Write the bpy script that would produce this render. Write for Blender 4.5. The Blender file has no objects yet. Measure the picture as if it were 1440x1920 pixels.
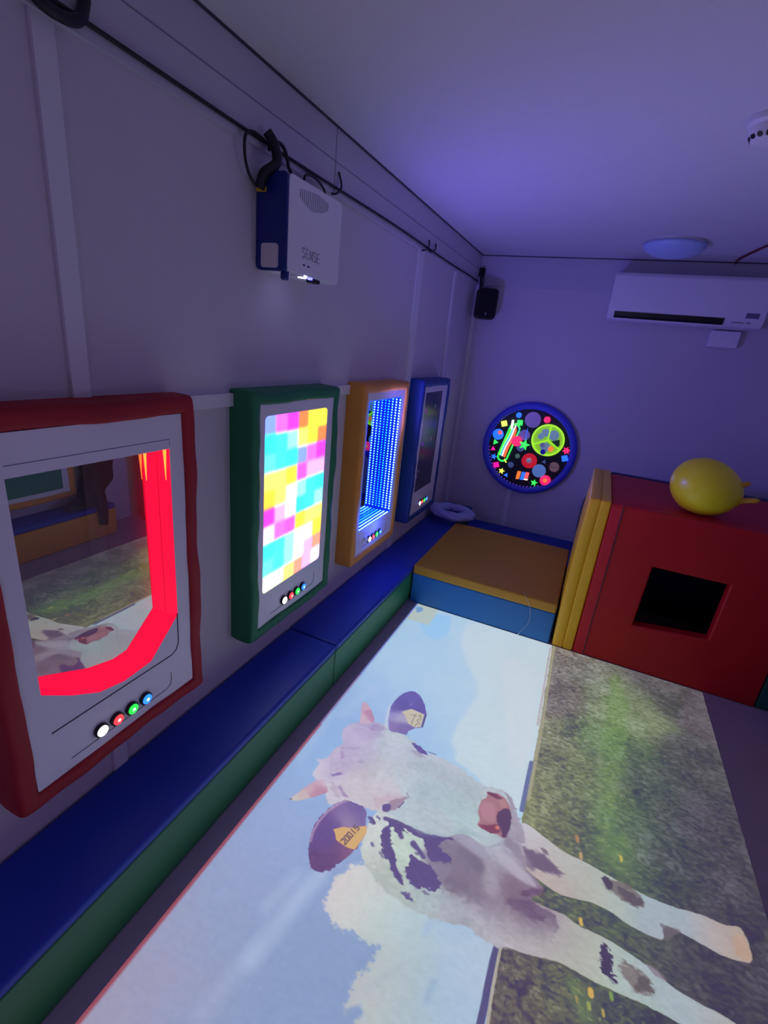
import bpy, bmesh, math, random
from mathutils import Vector, Matrix
import numpy as np
random.seed(5)
C = bpy.context.scene.collection
PI = math.pi

# ---------------------------------------------------------------- materials
def nodes(name):
    m = bpy.data.materials.new(name); m.use_nodes = True
    return m, m.node_tree, m.node_tree.nodes['Principled BSDF']
def mat(name, col, rough=.5, metal=0., bump=0., bscale=40., var=0., vscale=6., emit=None, es=0., spec=.5, trans=0., stretch=None):
    m, nt, b = nodes(name); m.cycles.emission_sampling = 'NONE'
    b.inputs['Base Color'].default_value = (*col, 1); b.inputs['Roughness'].default_value = rough
    b.inputs['Metallic'].default_value = metal; b.inputs['Specular IOR Level'].default_value = spec
    if trans: b.inputs['Transmission Weight'].default_value = trans
    if emit: b.inputs['Emission Color'].default_value = (*emit, 1); b.inputs['Emission Strength'].default_value = es
    tc = nt.nodes.new('ShaderNodeTexCoord'); src = tc.outputs['Object']
    if stretch:
        mp = nt.nodes.new('ShaderNodeMapping'); mp.inputs['Scale'].default_value = stretch
        nt.links.new(src, mp.inputs['Vector']); src = mp.outputs['Vector']
    if var:
        n = nt.nodes.new('ShaderNodeTexNoise'); n.inputs['Scale'].default_value = vscale; n.inputs['Detail'].default_value = 4
        nt.links.new(src, n.inputs['Vector'])
        r = nt.nodes.new('ShaderNodeMix'); r.data_type = 'RGBA'
        r.inputs['A'].default_value = (*[c*(1-var) for c in col], 1); r.inputs['B'].default_value = (*[min(1, c*(1+var)) for c in col], 1)
        nt.links.new(n.outputs['Fac'], r.inputs['Factor']); nt.links.new(r.outputs['Result'], b.inputs['Base Color'])
    if bump:
        n = nt.nodes.new('ShaderNodeTexNoise'); n.inputs['Scale'].default_value = bscale; n.inputs['Detail'].default_value = 5
        nt.links.new(src, n.inputs['Vector'])
        bp = nt.nodes.new('ShaderNodeBump'); bp.inputs['Strength'].default_value = bump; bp.inputs['Distance'].default_value = .01
        nt.links.new(n.outputs['Fac'], bp.inputs['Height']); nt.links.new(bp.outputs['Normal'], b.inputs['Normal'])
    return m
def srgb(r, g, b): return tuple((c/255/12.92 if c/255 <= .04045 else ((c/255+.055)/1.055)**2.4) for c in (r, g, b))
M = dict(
 wall=mat('wall paint', (.66, .62, .67), .75, bump=.08, bscale=160, var=.03),
 ceil=mat('ceiling paint', (.72, .71, .74), .9, bump=.25, bscale=220, var=.02),
 trim=mat('white plastic trim', (.78, .77, .80), .4, var=.02),
 fascia=mat('grey white fascia', (.58, .57, .64), .5, bump=.05, bscale=30, var=.03),
 floor=mat('grey vinyl floor', (.42, .36, .42), .5, bump=.05, bscale=120, var=.05),
 screen=mat('matt pale picture surface', (.55, .54, .56), .85, bump=.03, bscale=150),
 red=mat('red vinyl', (.38, .010, .018), .65, bump=.35, bscale=9, var=.12, vscale=5),
 redcube=mat('deep red vinyl', (.54, .004, .012), .55, bump=.35, bscale=5, var=.1, vscale=4),
 redband=mat('red welt vinyl', (.66, .012, .03), .55, bump=.5, bscale=14, var=.1),
 green=mat('green vinyl', (.012, .19, .07), .55, bump=.5, bscale=8, var=.12),
 ledgegreen=mat('ledge green vinyl', (.02, .19, .06), .45, bump=.2, bscale=9, var=.08),
 orange=mat('orange vinyl', (.80, .34, .05), .5, bump=.35, bscale=7, var=.08),
 yellow=mat('yellow vinyl', (.95, .55, .02), .4, bump=.35, bscale=9, var=.06),
 blue=mat('blue vinyl', (.008, .06, .28), .5, bump=.4, bscale=7, var=.1),
 ledgeblue=mat('ledge blue vinyl', (.008, .045, .42), .5, bump=.25, bscale=6, var=.08),
 stepblue=mat('mid blue vinyl', (.012, .17, .50), .5, bump=.15, bscale=7, var=.05),
 plate=mat('pale grey plate', (.80, .79, .84), .35, bump=.03, bscale=60, var=.02),
 dark=mat('black plastic', (.008, .008, .010), .35, bump=.05, bscale=80),
 fjoint=mat('fascia joint', (.26, .25, .32), .6),
 groove=mat('groove shadow line', (.06, .05, .08), .6, var=.05),
 cable=mat('black cable rubber', (.01, .01, .016), .5, bump=.05),
 mirror=mat('silver mirror', (.95, .96, .97), .0, metal=1.),
 tintmirror=mat('blue tinted mirror', (.25, .55, .95), .0, metal=1.),
 darkglass=mat('smoked glass', (.055, .055, .085), .22, spec=.4),
 white=mat('white plastic', (.86, .85, .90), .35, var=.02),
 pblue=mat('projector navy', (.004, .025, .20), .35, var=.05),
 sensor=mat('ribbed clear window', (.75, .70, .70), .15, bump=.8, bscale=60, stretch=(.2, 1.5, .2)),
 lamp=mat('frosted dome', (.45, .60, .95), .35, var=.03),
 ball=mat('yellow rubber', (.92, .80, .02), .33, bump=.1, bscale=30, var=.06),
 ballhorn=mat('yellow orange rubber', (.66, .36, .03), .4, bump=.3, bscale=60),
 fluff=mat('pale lilac fluff', (.45, .50, 1.0), .95, bump=1., bscale=70, var=.2, vscale=40),
 coat=mat('black cloth', (.006, .006, .009), .9, bump=.6, bscale=20, var=.2),
 redcable=mat('dark red cable', (.16, .004, .03), .5, bump=.05),
 disc=mat('matt black board', (.004, .004, .006), .55, bump=.05),
 ink=mat('grey ink', (.16, .16, .26), .6, var=.05),
 teal=mat('dark green vinyl', (.01, .11, .09), .45, bump=.3, bscale=7, var=.1),
 fibre=mat('clear thread', (.7, .7, .75), .3, var=.02),
)
def glow(name, col, es, base=None):
    m = mat(name, base or tuple(min(1, c*.8) for c in col), .4, emit=col, es=es, var=.02)
    m.cycles.emission_sampling = 'FRONT' if name in ('red lit acrylic',) else 'NONE'
    return m

# ---------------------------------------------------------------- mesh helpers
def link(name, bm, m, parent=None, smooth=False, bevel=0, seg=2, angle=35):
    me = bpy.data.meshes.new(name); bmesh.ops.recalc_face_normals(bm, faces=bm.faces[:]); bm.to_mesh(me); bm.free()
    o = bpy.data.objects.new(name, me); C.objects.link(o)
    for x in (m if isinstance(m, (list, tuple)) else [m]): me.materials.append(x)
    if smooth:
        for p in me.polygons: p.use_smooth = True
    if bevel:
        md = o.modifiers.new('bevel', 'BEVEL'); md.width = bevel; md.segments = seg; md.limit_method = 'ANGLE'; md.angle_limit = math.radians(angle)
        for p in me.polygons: p.use_smooth = True
        w = o.modifiers.new('wn', 'WEIGHTED_NORMAL'); w.keep_sharp = True
    if parent: o.parent = parent
    return o
def thing(name, label, cat, loc=(0, 0, 0), group=None):
    o = bpy.data.objects.new(name, None); C.objects.link(o); o.location = loc; o.empty_display_size = .05
    o['label'] = label; o['category'] = cat
    if group: o['group'] = group
    return o
def tag(o, label, cat, group=None):
    o['label'] = label; o['category'] = cat
    if group: o['group'] = group
    return o
def struct(o): o['kind'] = 'structure'; return o
def box(bm, a, b, cuts=0):
    r = bmesh.ops.create_cube(bm, size=1)
    for v in r['verts']:
        v.co = Vector([(a[i]+b[i])/2 + v.co[i]*(b[i]-a[i]) for i in range(3)])
    return r['verts']
def gbox(bm, a, b, step=.05):
    """box with gridded faces so it can be puffed"""
    n = [max(1, int(abs(b[i]-a[i])/step)) for i in range(3)]
    def P(i, j, k): return Vector((a[0]+(b[0]-a[0])*i/n[0], a[1]+(b[1]-a[1])*j/n[1], a[2]+(b[2]-a[2])*k/n[2]))
    cache = {}
    def V(i, j, k):
        if (i, j, k) not in cache: cache[(i, j, k)] = bm.verts.new(P(i, j, k))
        return cache[(i, j, k)]
    for i in range(n[0]):
        for j in range(n[1]):
            for k in (0, n[2]): bm.faces.new((V(i, j, k), V(i+1, j, k), V(i+1, j+1, k), V(i, j+1, k)))
    for i in range(n[0]):
        for k in range(n[2]):
            for j in (0, n[1]): bm.faces.new((V(i, j, k), V(i+1, j, k), V(i+1, j, k+1), V(i, j, k+1)))
    for j in range(n[1]):
        for k in range(n[2]):
            for i in (0, n[0]): bm.faces.new((V(i, j, k), V(i, j+1, k), V(i, j+1, k+1), V(i, j, k+1)))
def puff(bm, a, b, amp):
    """soft foam: flat faces swell slightly towards their middles"""
    c = [(a[i]+b[i])/2 for i in range(3)]; h = [(b[i]-a[i])/2 for i in range(3)]
    for v in bm.verts:
        q = [(v.co[i]-c[i])/h[i] for i in range(3)]; d = Vector((0, 0, 0))
        for i in range(3):
            if abs(q[i]) > .999:
                w = 1
                for j in range(3):
                    if j != i: w *= max(0, 1-q[j]**4)
                d[i] = math.copysign(amp*w, q[i])
        v.co += d
def pad(name, a, b, m, parent=None, amp=.004, bev=.012, step=.05, z0=None):
    bm = bmesh.new(); gbox(bm, a, b, step); puff(bm, a, b, amp)
    if z0 is not None:
        for v in bm.verts: v.co.z = max(v.co.z, z0)
    return link(name, bm, m, parent, bevel=bev, seg=3, angle=50)
def tube(pts, r, bm=None, n=8, closed=False, taper=None):
    bm = bm or bmesh.new(); P = [Vector(p) for p in pts]; rings = []; N = len(P)
    up = Vector((0, 0, 1))
    for i, p in enumerate(P):
        if closed: t = P[(i+1) % N]-P[i-1]
        else: t = P[min(i+1, N-1)]-P[max(i-1, 0)]
        t.normalize(); a = t.cross(up)
        if a.length < 1e-3: a = t.cross(Vector((1, 0, 0)))
        a.normalize(); b = t.cross(a); rr = r*(taper[i] if taper else 1)
        rings.append([bm.verts.new(p+(a*math.cos(2*PI*k/n)+b*math.sin(2*PI*k/n))*rr) for k in range(n)])
    for i in range(N if closed else N-1):
        A, B = rings[i], rings[(i+1) % N]
        for k in range(n): bm.faces.new((A[k], A[(k+1) % n], B[(k+1) % n], B[k]))
    if not closed: bm.faces.new(rings[0]); bm.faces.new(rings[-1])
    return bm
def smoothpath(pts, n=8):
    P = [Vector(p) for p in pts]; out = []
    for i in range(len(P)-1):
        p0, p1, p2, p3 = P[max(i-1, 0)], P[i], P[i+1], P[min(i+2, len(P)-1)]
        for k in range(n):
            t = k/n; out.append(.5*((2*p1)+(p2-p0)*t+(2*p0-5*p1+4*p2-p3)*t*t+(3*p1-p0-3*p2+p3)*t**3))
    out.append(P[-1]); return out
def rrect(y0, y1, z0, z1, r, n=5):
    out = []
    for cy, cz, a0 in ((y1-r, z1-r, 0), (y0+r, z1-r, 90), (y0+r, z0+r, 180), (y1-r, z0+r, 270)):
        for k in range(n+1):
            a = math.radians(a0+90*k/n); out.append((cy+r*math.cos(a), cz+r*math.sin(a)))
    return out
def holed(bm, outer, inner, d0, d1, f):
    """plate between depths d0 and d1 with a hole; f maps (d, u, v) to 3D"""
    for d in (d0, d1):
        eo = []
        for loop in (outer, inner):
            vs = [bm.verts.new(f(d, *p)) for p in loop]
            eo += [bm.edges.new((vs[i], vs[(i+1) % len(vs)])) for i in range(len(vs))]
        bmesh.ops.triangle_fill(bm, use_beauty=True, use_dissolve=False, edges=eo)
    for loop in (outer, inner):
        a = [bm.verts.new(f(d0, *p)) for p in loop]; b = [bm.verts.new(f(d1, *p)) for p in loop]
        for i in range(len(loop)): j = (i+1) % len(loop); bm.faces.new((a[i], a[j], b[j], b[i]))
    bmesh.ops.remove_doubles(bm, verts=bm.verts[:], dist=1e-6)
def prism(bm, poly, d0, d1, f):
    a = [bm.verts.new(f(d0, *p)) for p in poly]; b = [bm.verts.new(f(d1, *p)) for p in poly]
    bm.faces.new(a); bm.faces.new(b)
    for i in range(len(poly)): j = (i+1) % len(poly); bm.faces.new((a[i], a[j], b[j], b[i]))
def lathe(bm, prof, centre, axis='z', n=32):
    c = Vector(centre); rings = []
    for r, h in prof:
        ring = []
        for k in range(n):
            a = 2*PI*k/n; x, y = r*math.cos(a), r*math.sin(a)
            p = {'z': (x, y, h), 'x': (h, x, y), 'y': (x, h, y), '-y': (x, -h, y)}[axis]
            ring.append(bm.verts.new(c+Vector(p)))
        rings.append(ring)
    for A, B in zip(rings, rings[1:]):
        for k in range(n): bm.faces.new((A[k], A[(k+1) % n], B[(k+1) % n], B[k]))
    bm.faces.new(rings[0]); bm.faces.new(rings[-1])
    return bm
fx = lambda d, u, v: (d, u, v)          # depth along +x from the left wall
fy = lambda d, u, v: (u, -d, v)         # depth towards the viewer from a plane y=const (offset added by callers)

# ---------------------------------------------------------------- the room (left wall x=0, end wall y=4.38, ceiling z=2.4)
YB, H, XR, YF = 4.38, 2.40, 2.50, -1.6
def slab(name, a, b, m):
    bm = bmesh.new(); box(bm, a, b); return struct(link(name, bm, m))
slab('floor', (-.1, YF-.1, -.1), (XR+.1, YB+.1, 0), M['floor'])
slab('ceiling', (-.1, YF-.1, H), (XR+.1, YB+.1, H+.1), M['ceil'])
slab('wall_left', (-.1, YF-.1, 0), (0, YB+.1, H), M['wall'])
slab('wall_right', (XR, YF-.1, 0), (XR+.1, YB+.1, H), M['wall'])
slab('wall_back', (0, YB, 0), (XR, YB+.1, H), M['wall'])
slab('wall_front', (0, YF-.1, 0), (XR, YF, H), M['wall'])
# fascia boards under the ceiling, panel cover strips, dado strips
slab('trim_1', (0, YF, 2.172), (.014, YB, H), M['fascia'])
slab('trim_2', (.014, YB-.014, 2.172), (XR, YB, H), M['fascia'])
for i, (y0, y1) in enumerate(((.778, .824), (2.95, 3.035), (3.70, 3.75))):
    slab('trim_%d' % (i+3), (0, y0, 0), (.010, y1, 2.172), M['trim'])
slab('trim_6', (0, YB-.03, .0), (.03, YB, 2.172), M['trim'])
slab('trim_7', (0, .824, 1.374), (.018, 2.95, 1.418), M['trim'])
slab('trim_8', (.566, YB-.012, .0), (.612, YB, .55), M['trim'])
# joint lines of the fascia boards
for i, z in enumerate((2.283,)):
    bm = bmesh.new(); box(bm, (.014, YF, z), (.0150, YB-.014, z+.0035)); struct(link('trim_9', bm, M['fjoint']))
bm = bmesh.new(); box(bm, (.014, 1.93, 2.172), (.0152, 1.934, H)); struct(link('trim_10', bm, M['fjoint']))
bm = bmesh.new(); box(bm, (.0, YF, H-.006), (.020, YB, H)); struct(link('trim_11', bm, M['groove']))
bm = bmesh.new(); box(bm, (.020, YB-.020, H-.006), (XR, YB, H)); struct(link('trim_12', bm, M['groove']))

# ---------------------------------------------------------------- wall panels of lights and mirrors
W_, Z0, Z1, DP = .607, .425, 1.432, .103
def padded_frame(y0, m, root, face=DP, sx=1, x0=0., wob=.004, seed=0):
    """fabric-covered foam surround: a swept profile round a rectangle"""
    rnd = random.Random(seed)
    prof = [(0., 0.), (.03, -.001), (.06, -.001), (.088, .0), (.096, .0025), (face-.001, .007), (face, .016), (face+.001, .028), (face, .038), (face-.003, .0445), (face-.010, .0475), (.080, .049)]
    yc, zc, hw, hh = y0+W_/2, (Z0+Z1)/2, W_/2, (Z1-Z0)/2
    corners = []
    nside, nup = 22, 36; r = .012
    def ring(inset):
        w, h = hw-inset, hh-inset; pts = []
        rr = max(r-inset*.2, .002)
        for (sy, sz, a0) in ((1, 1, 0), (-1, 1, 90), (-1, -1, 180), (1, -1, 270)):
            cy, cz = sy*(w-rr), sz*(h-rr)
            for k in range(4):
                a = math.radians(a0+30*k); pts.append((cy+rr*math.cos(a), cz+rr*math.sin(a)))
            nx = {0: (-(w-rr), h), 90: (-w, -(h-rr)), 180: (w-rr, -h), 270: (w, h-rr)}[a0]
            n = nside if a0 in (0, 180) else nup
            p0 = pts[-1]
            for k in range(1, n): pts.append((p0[0]+(nx[0]-p0[0])*k/n, p0[1]+(nx[1]-p0[1])*k/n))
        return pts
    bm = bmesh.new(); rings = []
    ph = [rnd.uniform(0, 6) for _ in range(6)]
    for (d, ins) in prof:
        pts = ring(ins); R = []
        for (y, z) in pts:
            s = math.sin(y*21+ph[0])*math.sin(z*13+ph[1])+.6*math.sin(y*47+z*39+ph[2])
            amp = wob*(1 if 0 < d else 0); dd = d+amp*.5*s*(d > .06)
            yy = y+math.copysign(1, y)*amp*.4*math.sin(z*17+ph[3])*(abs(y) > hw-.06); zz = z+math.copysign(1, z)*amp*.5*math.sin(y*15+ph[4])*(abs(z) > hh-.06)
            R.append(bm.verts.new((x0+sx*dd, yc+yy, zc+zz)))
        rings.append(R)
    n = len(rings[0])
    for A, B in zip(rings, rings[1:]):
        for k in range(n): bm.faces.new((A[k], A[(k+1) % n], B[(k+1) % n], B[k]))
    o = link('padded_frame', bm, m, root, smooth=True)
    return o
PL = .095   # plate face
def face_plate(y0, inner, root, x0=0., sx=1, m=None):
    out = rrect(y0+.046, y0+W_-.046, Z0+.046, Z1-.046, .004, 2)
    bm = bmesh.new(); holed(bm, out, inner, PL-.006, PL, lambda d, u, v: (x0+sx*d, u, v))
    return link('face_plate', bm, m or M['plate'], root)
BC = [('white push button', (1, 1, 1), 5.0), ('red push button', (1, .04, .05), 1.6), ('green push button', (.02, 1, .06), 1.5), ('blue push button', (.02, .18, 1), 2.0)]
BM = [(glow(n, c, e), glow(n+' centre', tuple(min(1, k+.35) for k in c), e*1.6)) for n, c, e in BC]
def buttons(y0, root, x0=0., sx=1, knob=False, lit=True):
    for k in range(4):
        y = y0+.221+.0495*k; z = .529
        bm = bmesh.new(); lathe(bm, [(.0205, 0), (.0205, .008), (.018, .0105), (.0165, .0105)], (x0+sx*PL, y, z), 'x', 24)
        if sx < 0:
            for v in bm.verts: v.co.x = 2*(x0+sx*PL)-v.co.x
        b = link('push_button', bm, M['dark'], root); b['label'] = BC[k][0]+' in a black ring'
        bm = bmesh.new(); lathe(bm, [(.0155, .004), (.0155, .0125), (.013, .0145)], (x0+sx*PL, y, z), 'x', 24)
        if sx < 0:
            for v in bm.verts: v.co.x = 2*(x0+sx*PL)-v.co.x
        c = link('button_lens', bm, BM[k][0] if lit else M['white'], b)
        if lit and k:
            bm = bmesh.new(); lathe(bm, [(.005, .0140), (.005, .0152)], (x0+sx*PL, y, z), 'x', 16); link('button_centre', bm, BM[k][1], b)
    # fine joint line round the control strip
    path = [(x0+sx*(PL+.0003), y0+a, z) for a, z in ((.135, .503), (.45, .503), (.468, .512), (.472, .530), (.472, .556))]
    link('joint_line', tube(path, .0012, n=5), M['groove'], root)
    if knob:
        bm = bmesh.new(); lathe(bm, [(.014, 0), (.014, .016), (.010, .019)], (x0+sx*PL, y0+.165, .545), 'x', 20); link('knob', bm, M['white'], root)

TILT = .006
# --- red panel: mirror in a well with glowing red sides
ry = .468
p = thing('mirror_wall_panel', 'red padded wall panel with a mirror in a glowing red recess', 'sensory panel', (0, ry+W_/2, Z0))
p.location = (0, 0, 0)
padded_frame(ry, M['red'], p, seed=3, wob=.006)
oct_ = [(.979, .752), (.979, 1.291), (.556, 1.291), (.556, .745), (.628, .692), (.700, .650), (.776, .635), (.869, .643)]
inn_ = [(.927, .787), (.927, 1.291), (.556, 1.291), (.556, .775), (.640, .737), (.705, .708), (.780, .690), (.825, .694)]
face_plate(ry, oct_, p)
GR = glow('red lit acrylic', (1, .003, .04), 1.15, (.7, .01, .03))
bm = bmesh.new(); MX = .050
for i in range(len(oct_)):
    if i in (1, 2): continue
    j = (i+1) % len(oct_)
    bm.faces.new([bm.verts.new(q) for q in ((MX, *inn_[i]), (MX, *inn_[j]), (PL-.0005, *oct_[j]), (PL-.0005, *oct_[i]))])
o = link('glowing_recess_wall', bm, GR, p); o['label'] = 'red glowing side of the recess'
bm = bmesh.new(); box(bm, (MX-.006, .548, .64), (PL-.006, .556, 1.291)); link('recess_side', bm, M['plate'], p)
link('joint_line', tube([(.0735, .9525, .772), (.0735, .9525, 1.288)], .0007, n=5), M['redband'], p)
bm = bmesh.new(); box(bm, (MX-.006, .548, 1.291), (PL-.006, .985, 1.300)); link('recess_top', bm, M['plate'], p)
for dx, dy in ((.055, .930), (.0885, .9675)):
    bm = bmesh.new(); tube([(dx, dy, 1.289), (dx, dy, 1.20)], .0045, bm, 8, taper=[1, .15])
    o = link('glow_strip', bm, glow('amber highlight', (1, .16, .02), 3.5), p); o['label'] = 'short amber highlight painted on the recess side'  # glowing streaks stand in for amber highlights on the red acrylic
bm = bmesh.new()
vs = [bm.verts.new((MX-.0025-(z-1.0)*TILT, y, z)) for y, z in ((.552, .66), (.95, .66), (.95, 1.295), (.552, 1.295))]
bm.faces.new(vs); bmesh.ops.solidify(bm, geom=bm.faces[:], thickness=.003); link('mirror', bm, M['mirror'], p)
path = [(PL+.0003, ry+a, z) for a, z in ((.098, .6185), (.478, .6185), (.498, .628), (.508, .65), (.509, .757))]
link('joint_line', tube(path, .0018, n=6), M['groove'], p)
path = [(PL+.0003, ry+a, z) for a, z in ((.090, 1.318), (.512, 1.318), (.513, 1.30))]
link('joint_line', tube(path, .0008, n=5), M['ink'], p)
buttons(ry, p)

# --- green panel: colour tile light screen
gy = 1.333
p = thing('tile_light_panel', 'green padded wall panel with a screen of glowing coloured squares', 'sensory panel')
padded_frame(gy, M['green'], p, seed=8, wob=.006)
sc_in = rrect(gy+.077, gy+.512, .620, 1.343, .018)
face_plate(gy, sc_in, p)
buttons(gy, p)
T = {'lv': (150, 170, 255), 'pk': (255, 130, 250), 'mg': (235, 60, 250), 'or': (255, 150, 50), 'ye': (255, 225, 0), 'y2': (255, 245, 10),
     'cy': (0, 240, 255), 'c2': (70, 240, 250), 'pc': (165, 245, 255), 'py': (255, 245, 130), 'oy': (255, 200, 0), 'lc': (120, 240, 240),
     'dp': (240, 110, 235), 'lp': (250, 180, 250), 'cr': (255, 252, 215), 'dm': (230, 50, 205), 'wh': (255, 255, 255), 'sa': (255, 165, 140), 'wp': (255, 225, 255), 'tc': (40, 225, 225)}
G = ['lv pk mg or ye y2', 'cy c2 pc py ye or', 'lc c2 tc lv pk mg', 'py py ye dp lp lp', 'oy py cr pc c2 cy', 'dm lp wp tc c2 pc', 'wp pk dp ye py py', 'tc c2 pc wh cr ye', 'lc c2 pc wh lp sa', 'cr cr py sa lp wp']
bm = bmesh.new(); lay = bm.loops.layers.color.new('tile')
Ws, Hs = .435, .723
outl = sc_in
NY, NZ = 60, 100
grid = {}
cols = [[tuple(.9*c+.1 for c in srgb(*T[k])) for k in row.split()] for row in G]
def tilecol(u, v):   # u 0..1 across, v 0..1 down
    x, y = u*6, v*10; i, j = min(5, int(x)), min(9, int(y)); c = Vector(cols[j][i]); e = .13
    for di, t in ((-1, (e-(x-i))/e), (1, ((x-i)-(1-e))/e)):
        if t > 0 and 0 <= i+di < 6: c = c.lerp(Vector(cols[j][i+di]), .5*t)
    for dj, t in ((-1, (e-(y-j))/e), (1, ((y-j)-(1-e))/e)):
        if t > 0 and 0 <= j+dj < 10: c = c.lerp(Vector(cols[j+dj][i]), .5*t)
    return c
vs = {}
for j in range(NZ+1):
    for i in range(NY+1):
        u, v = i/NY, j/NZ
        vs[i, j] = bm.verts.new((PL-.003+.002*math.sin(PI*u)*math.sin(PI*v), gy+.075+u*.439, 1.345-v*.727))
for j in range(NZ):
    for i in range(NY):
        f = bm.faces.new((vs[i, j], vs[i+1, j], vs[i+1, j+1], vs[i, j+1]))
        for l, (a, b) in zip(f.loops, ((i, j), (i+1, j), (i+1, j+1), (i, j+1))): l[lay] = (*tilecol(a/NY, b/NZ), 1)
m, nt, b = nodes('glowing tile screen')
vc = nt.nodes.new('ShaderNodeVertexColor'); vc.layer_name = 'tile'
nt.links.new(vc.outputs['Color'], b.inputs['Emission Color']); b.inputs['Emission Strength'].default_value = 2.7; b.inputs['Base Color'].default_value = (.3, .3, .3, 1); b.inputs['Roughness'].default_value = .3
m.cycles.emission_sampling = 'FRONT'
o = link('light_screen', bm, m, p, smooth=True)

# --- orange panel: infinity light tunnel
oy = 2.187
p = thing('light_tunnel_panel', 'orange padded wall panel with a tunnel of blue light dots', 'sensory panel')
padded_frame(oy, M['orange'], p, seed=12)
tun = rrect(oy+.075, oy+.515, .620, 1.342, .016)
face_plate(oy, tun, p)
buttons(oy, p, knob=True)
bm = bmesh.new()
a_ = [bm.verts.new((.006, *q)) for q in tun]; b_ = [bm.verts.new((PL-.003, *q)) for q in tun]
for i in range(len(tun)): j = (i+1) % len(tun); bm.faces.new((a_[i], a_[j], b_[j], b_[i]))
link('tunnel_wall', bm, mat('gloss blue lining', (.0, .01, .25), .3, emit=(.0, .02, 1), es=.6), p)  # lining emits a little, imitating the blue light the dots cast on it
bm = bmesh.new(); box(bm, (.002, oy+.07, .615), (.006, oy+.52, 1.347)); link('tunnel_mirror', bm, M['tintmirror'], p)
for s in range(4):
    x = .017+.0235*s; bm = bmesh.new()
    def dot(cy, cz, n): 
        q = Vector((x, cy, cz)); n = Vector(n); t = Vector((1, 0, 0)); u = n.cross(t)
        vv = [bm.verts.new(q+n*.0035)]; r = .0046
        ring = [bm.verts.new(q+(t*math.cos(k*PI/3)+u*math.sin(k*PI/3))*r) for k in range(6)]
        for k in range(6): bm.faces.new((vv[0], ring[k], ring[(k+1) % 6]))
    for k in range(44):
        z = .640+k*.0159
        dot(oy+.5148, z, (0, -1, 0)); dot(oy+.0752, z, (0, 1, 0))
    for k in range(26):
        y = oy+.092+k*.0162
        dot(y, .6202, (0, 0, 1)); dot(y, 1.3418, (0, 0, -1))
    o = link('glow_strip', bm, glow('cyan light dot %d' % s, (.02+.10*s, .45+.13*s, 1), 3.4+2.0*s, (.05, .2, .4)), p); o['label'] = 'row of cyan light dots'
bm = bmesh.new(); tube([(PL-.001, *q) for q in tun], .0022, bm, 6, closed=True); link('glowing_edge', bm, glow('blue edge light', (.0, .06, 1), 2.2), p)

# --- blue panel: smoked mirror
by = 3.05
p = thing('dark_glass_panel', 'blue padded wall panel with a dark unlit glass window', 'sensory panel')
padded_frame(by, M['blue'], p, seed=21)
dk = rrect(by+.088, by+.470, .636, 1.346, .006)
face_plate(by, dk, p)
buttons(by, p, knob=True)
bm = bmesh.new(); box(bm, (PL-.020, by+.085, .633), (PL-.008, by+.473, 1.349)); link('smoked_glass', bm, M['darkglass'], p)
for (yy, zz, r, c) in ((.145, 1.22, .016, (.45, .05, .8)), (.165, .985, .016, (.3, .04, .9)), (.34, 1.24, .012, (.12, .12, .2)), (.345, 1.00, .017, (.15, .15, .25)), (.12, .75, .014, (.12, .04, .3)), (.14, .79, .010, (.10, .05, .25))):
    bm = bmesh.new(); tube([(PL-.0075, by+yy+r*math.cos(k*PI/8), zz+r*math.sin(k*PI/8)) for k in range(16)], .0018, bm, 5, closed=True)
    lathe(bm, [(r*.5, 0), (r*.4, .001)], (PL-.0078, by+yy, zz), 'x', 12)
    link('painted_reflection', bm, glow('faint violet bubble', c, .35, (.05, .05, .08)), p)  # glowing rings painted as faint violet reflections in the glass

# --- panel on the right wall (met in the mirror)
qy = 1.66
p = thing('dark_screen_panel', 'orange padded panel with a dark green screen, reflected in the red panel\'s mirror', 'sensory panel')
padded_frame(qy, M['orange'], p, x0=XR, sx=-1, seed=30); p.location.z = -.09
gi = rrect(qy+.075, qy+.515, .505, 1.342, .012)
face_plate(qy, gi, p, x0=XR, sx=-1)
bm = bmesh.new(); box(bm, (XR-PL+.004, qy+.07, .500), (XR-PL+.014, qy+.52, 1.35)); link('dark_screen', bm, mat('dark green glass', (.04, .24, .15), .4, var=.15), p)

# ---------------------------------------------------------------- padded ledges
def ledge(name, label, x0, x1, y0, y1, base_m, top_m=None, zt=.25, zb=.21):
    r = thing(name, label, 'padded ledge', group=None)
    pad('ledge_base', (x0+.004, y0, 0), (x1-.004, y1, zb), base_m, r, amp=.002, bev=.008, z0=0)
    pad('ledge_top', (x0, y0, zb), (x1, y1, zt), top_m or M['ledgeblue'], r, amp=.003, bev=.014)
    return r
ledge('padded_ledge', 'nearer blue-topped green ledge below the red and green wall panels', .006, .28, YF+.01, 1.742, M['ledgegreen'])
ledge('padded_ledge', 'farther blue-topped green ledge running from the green panel to the corner', .006, .28, 1.748, YB-.03, M['ledgegreen'])
ledge('padded_ledge', 'blue-topped orange ledge under the opposite wall, seen in the mirror', 2.27, XR-.006, YF+.01, 2.48, M['orange'])

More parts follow.
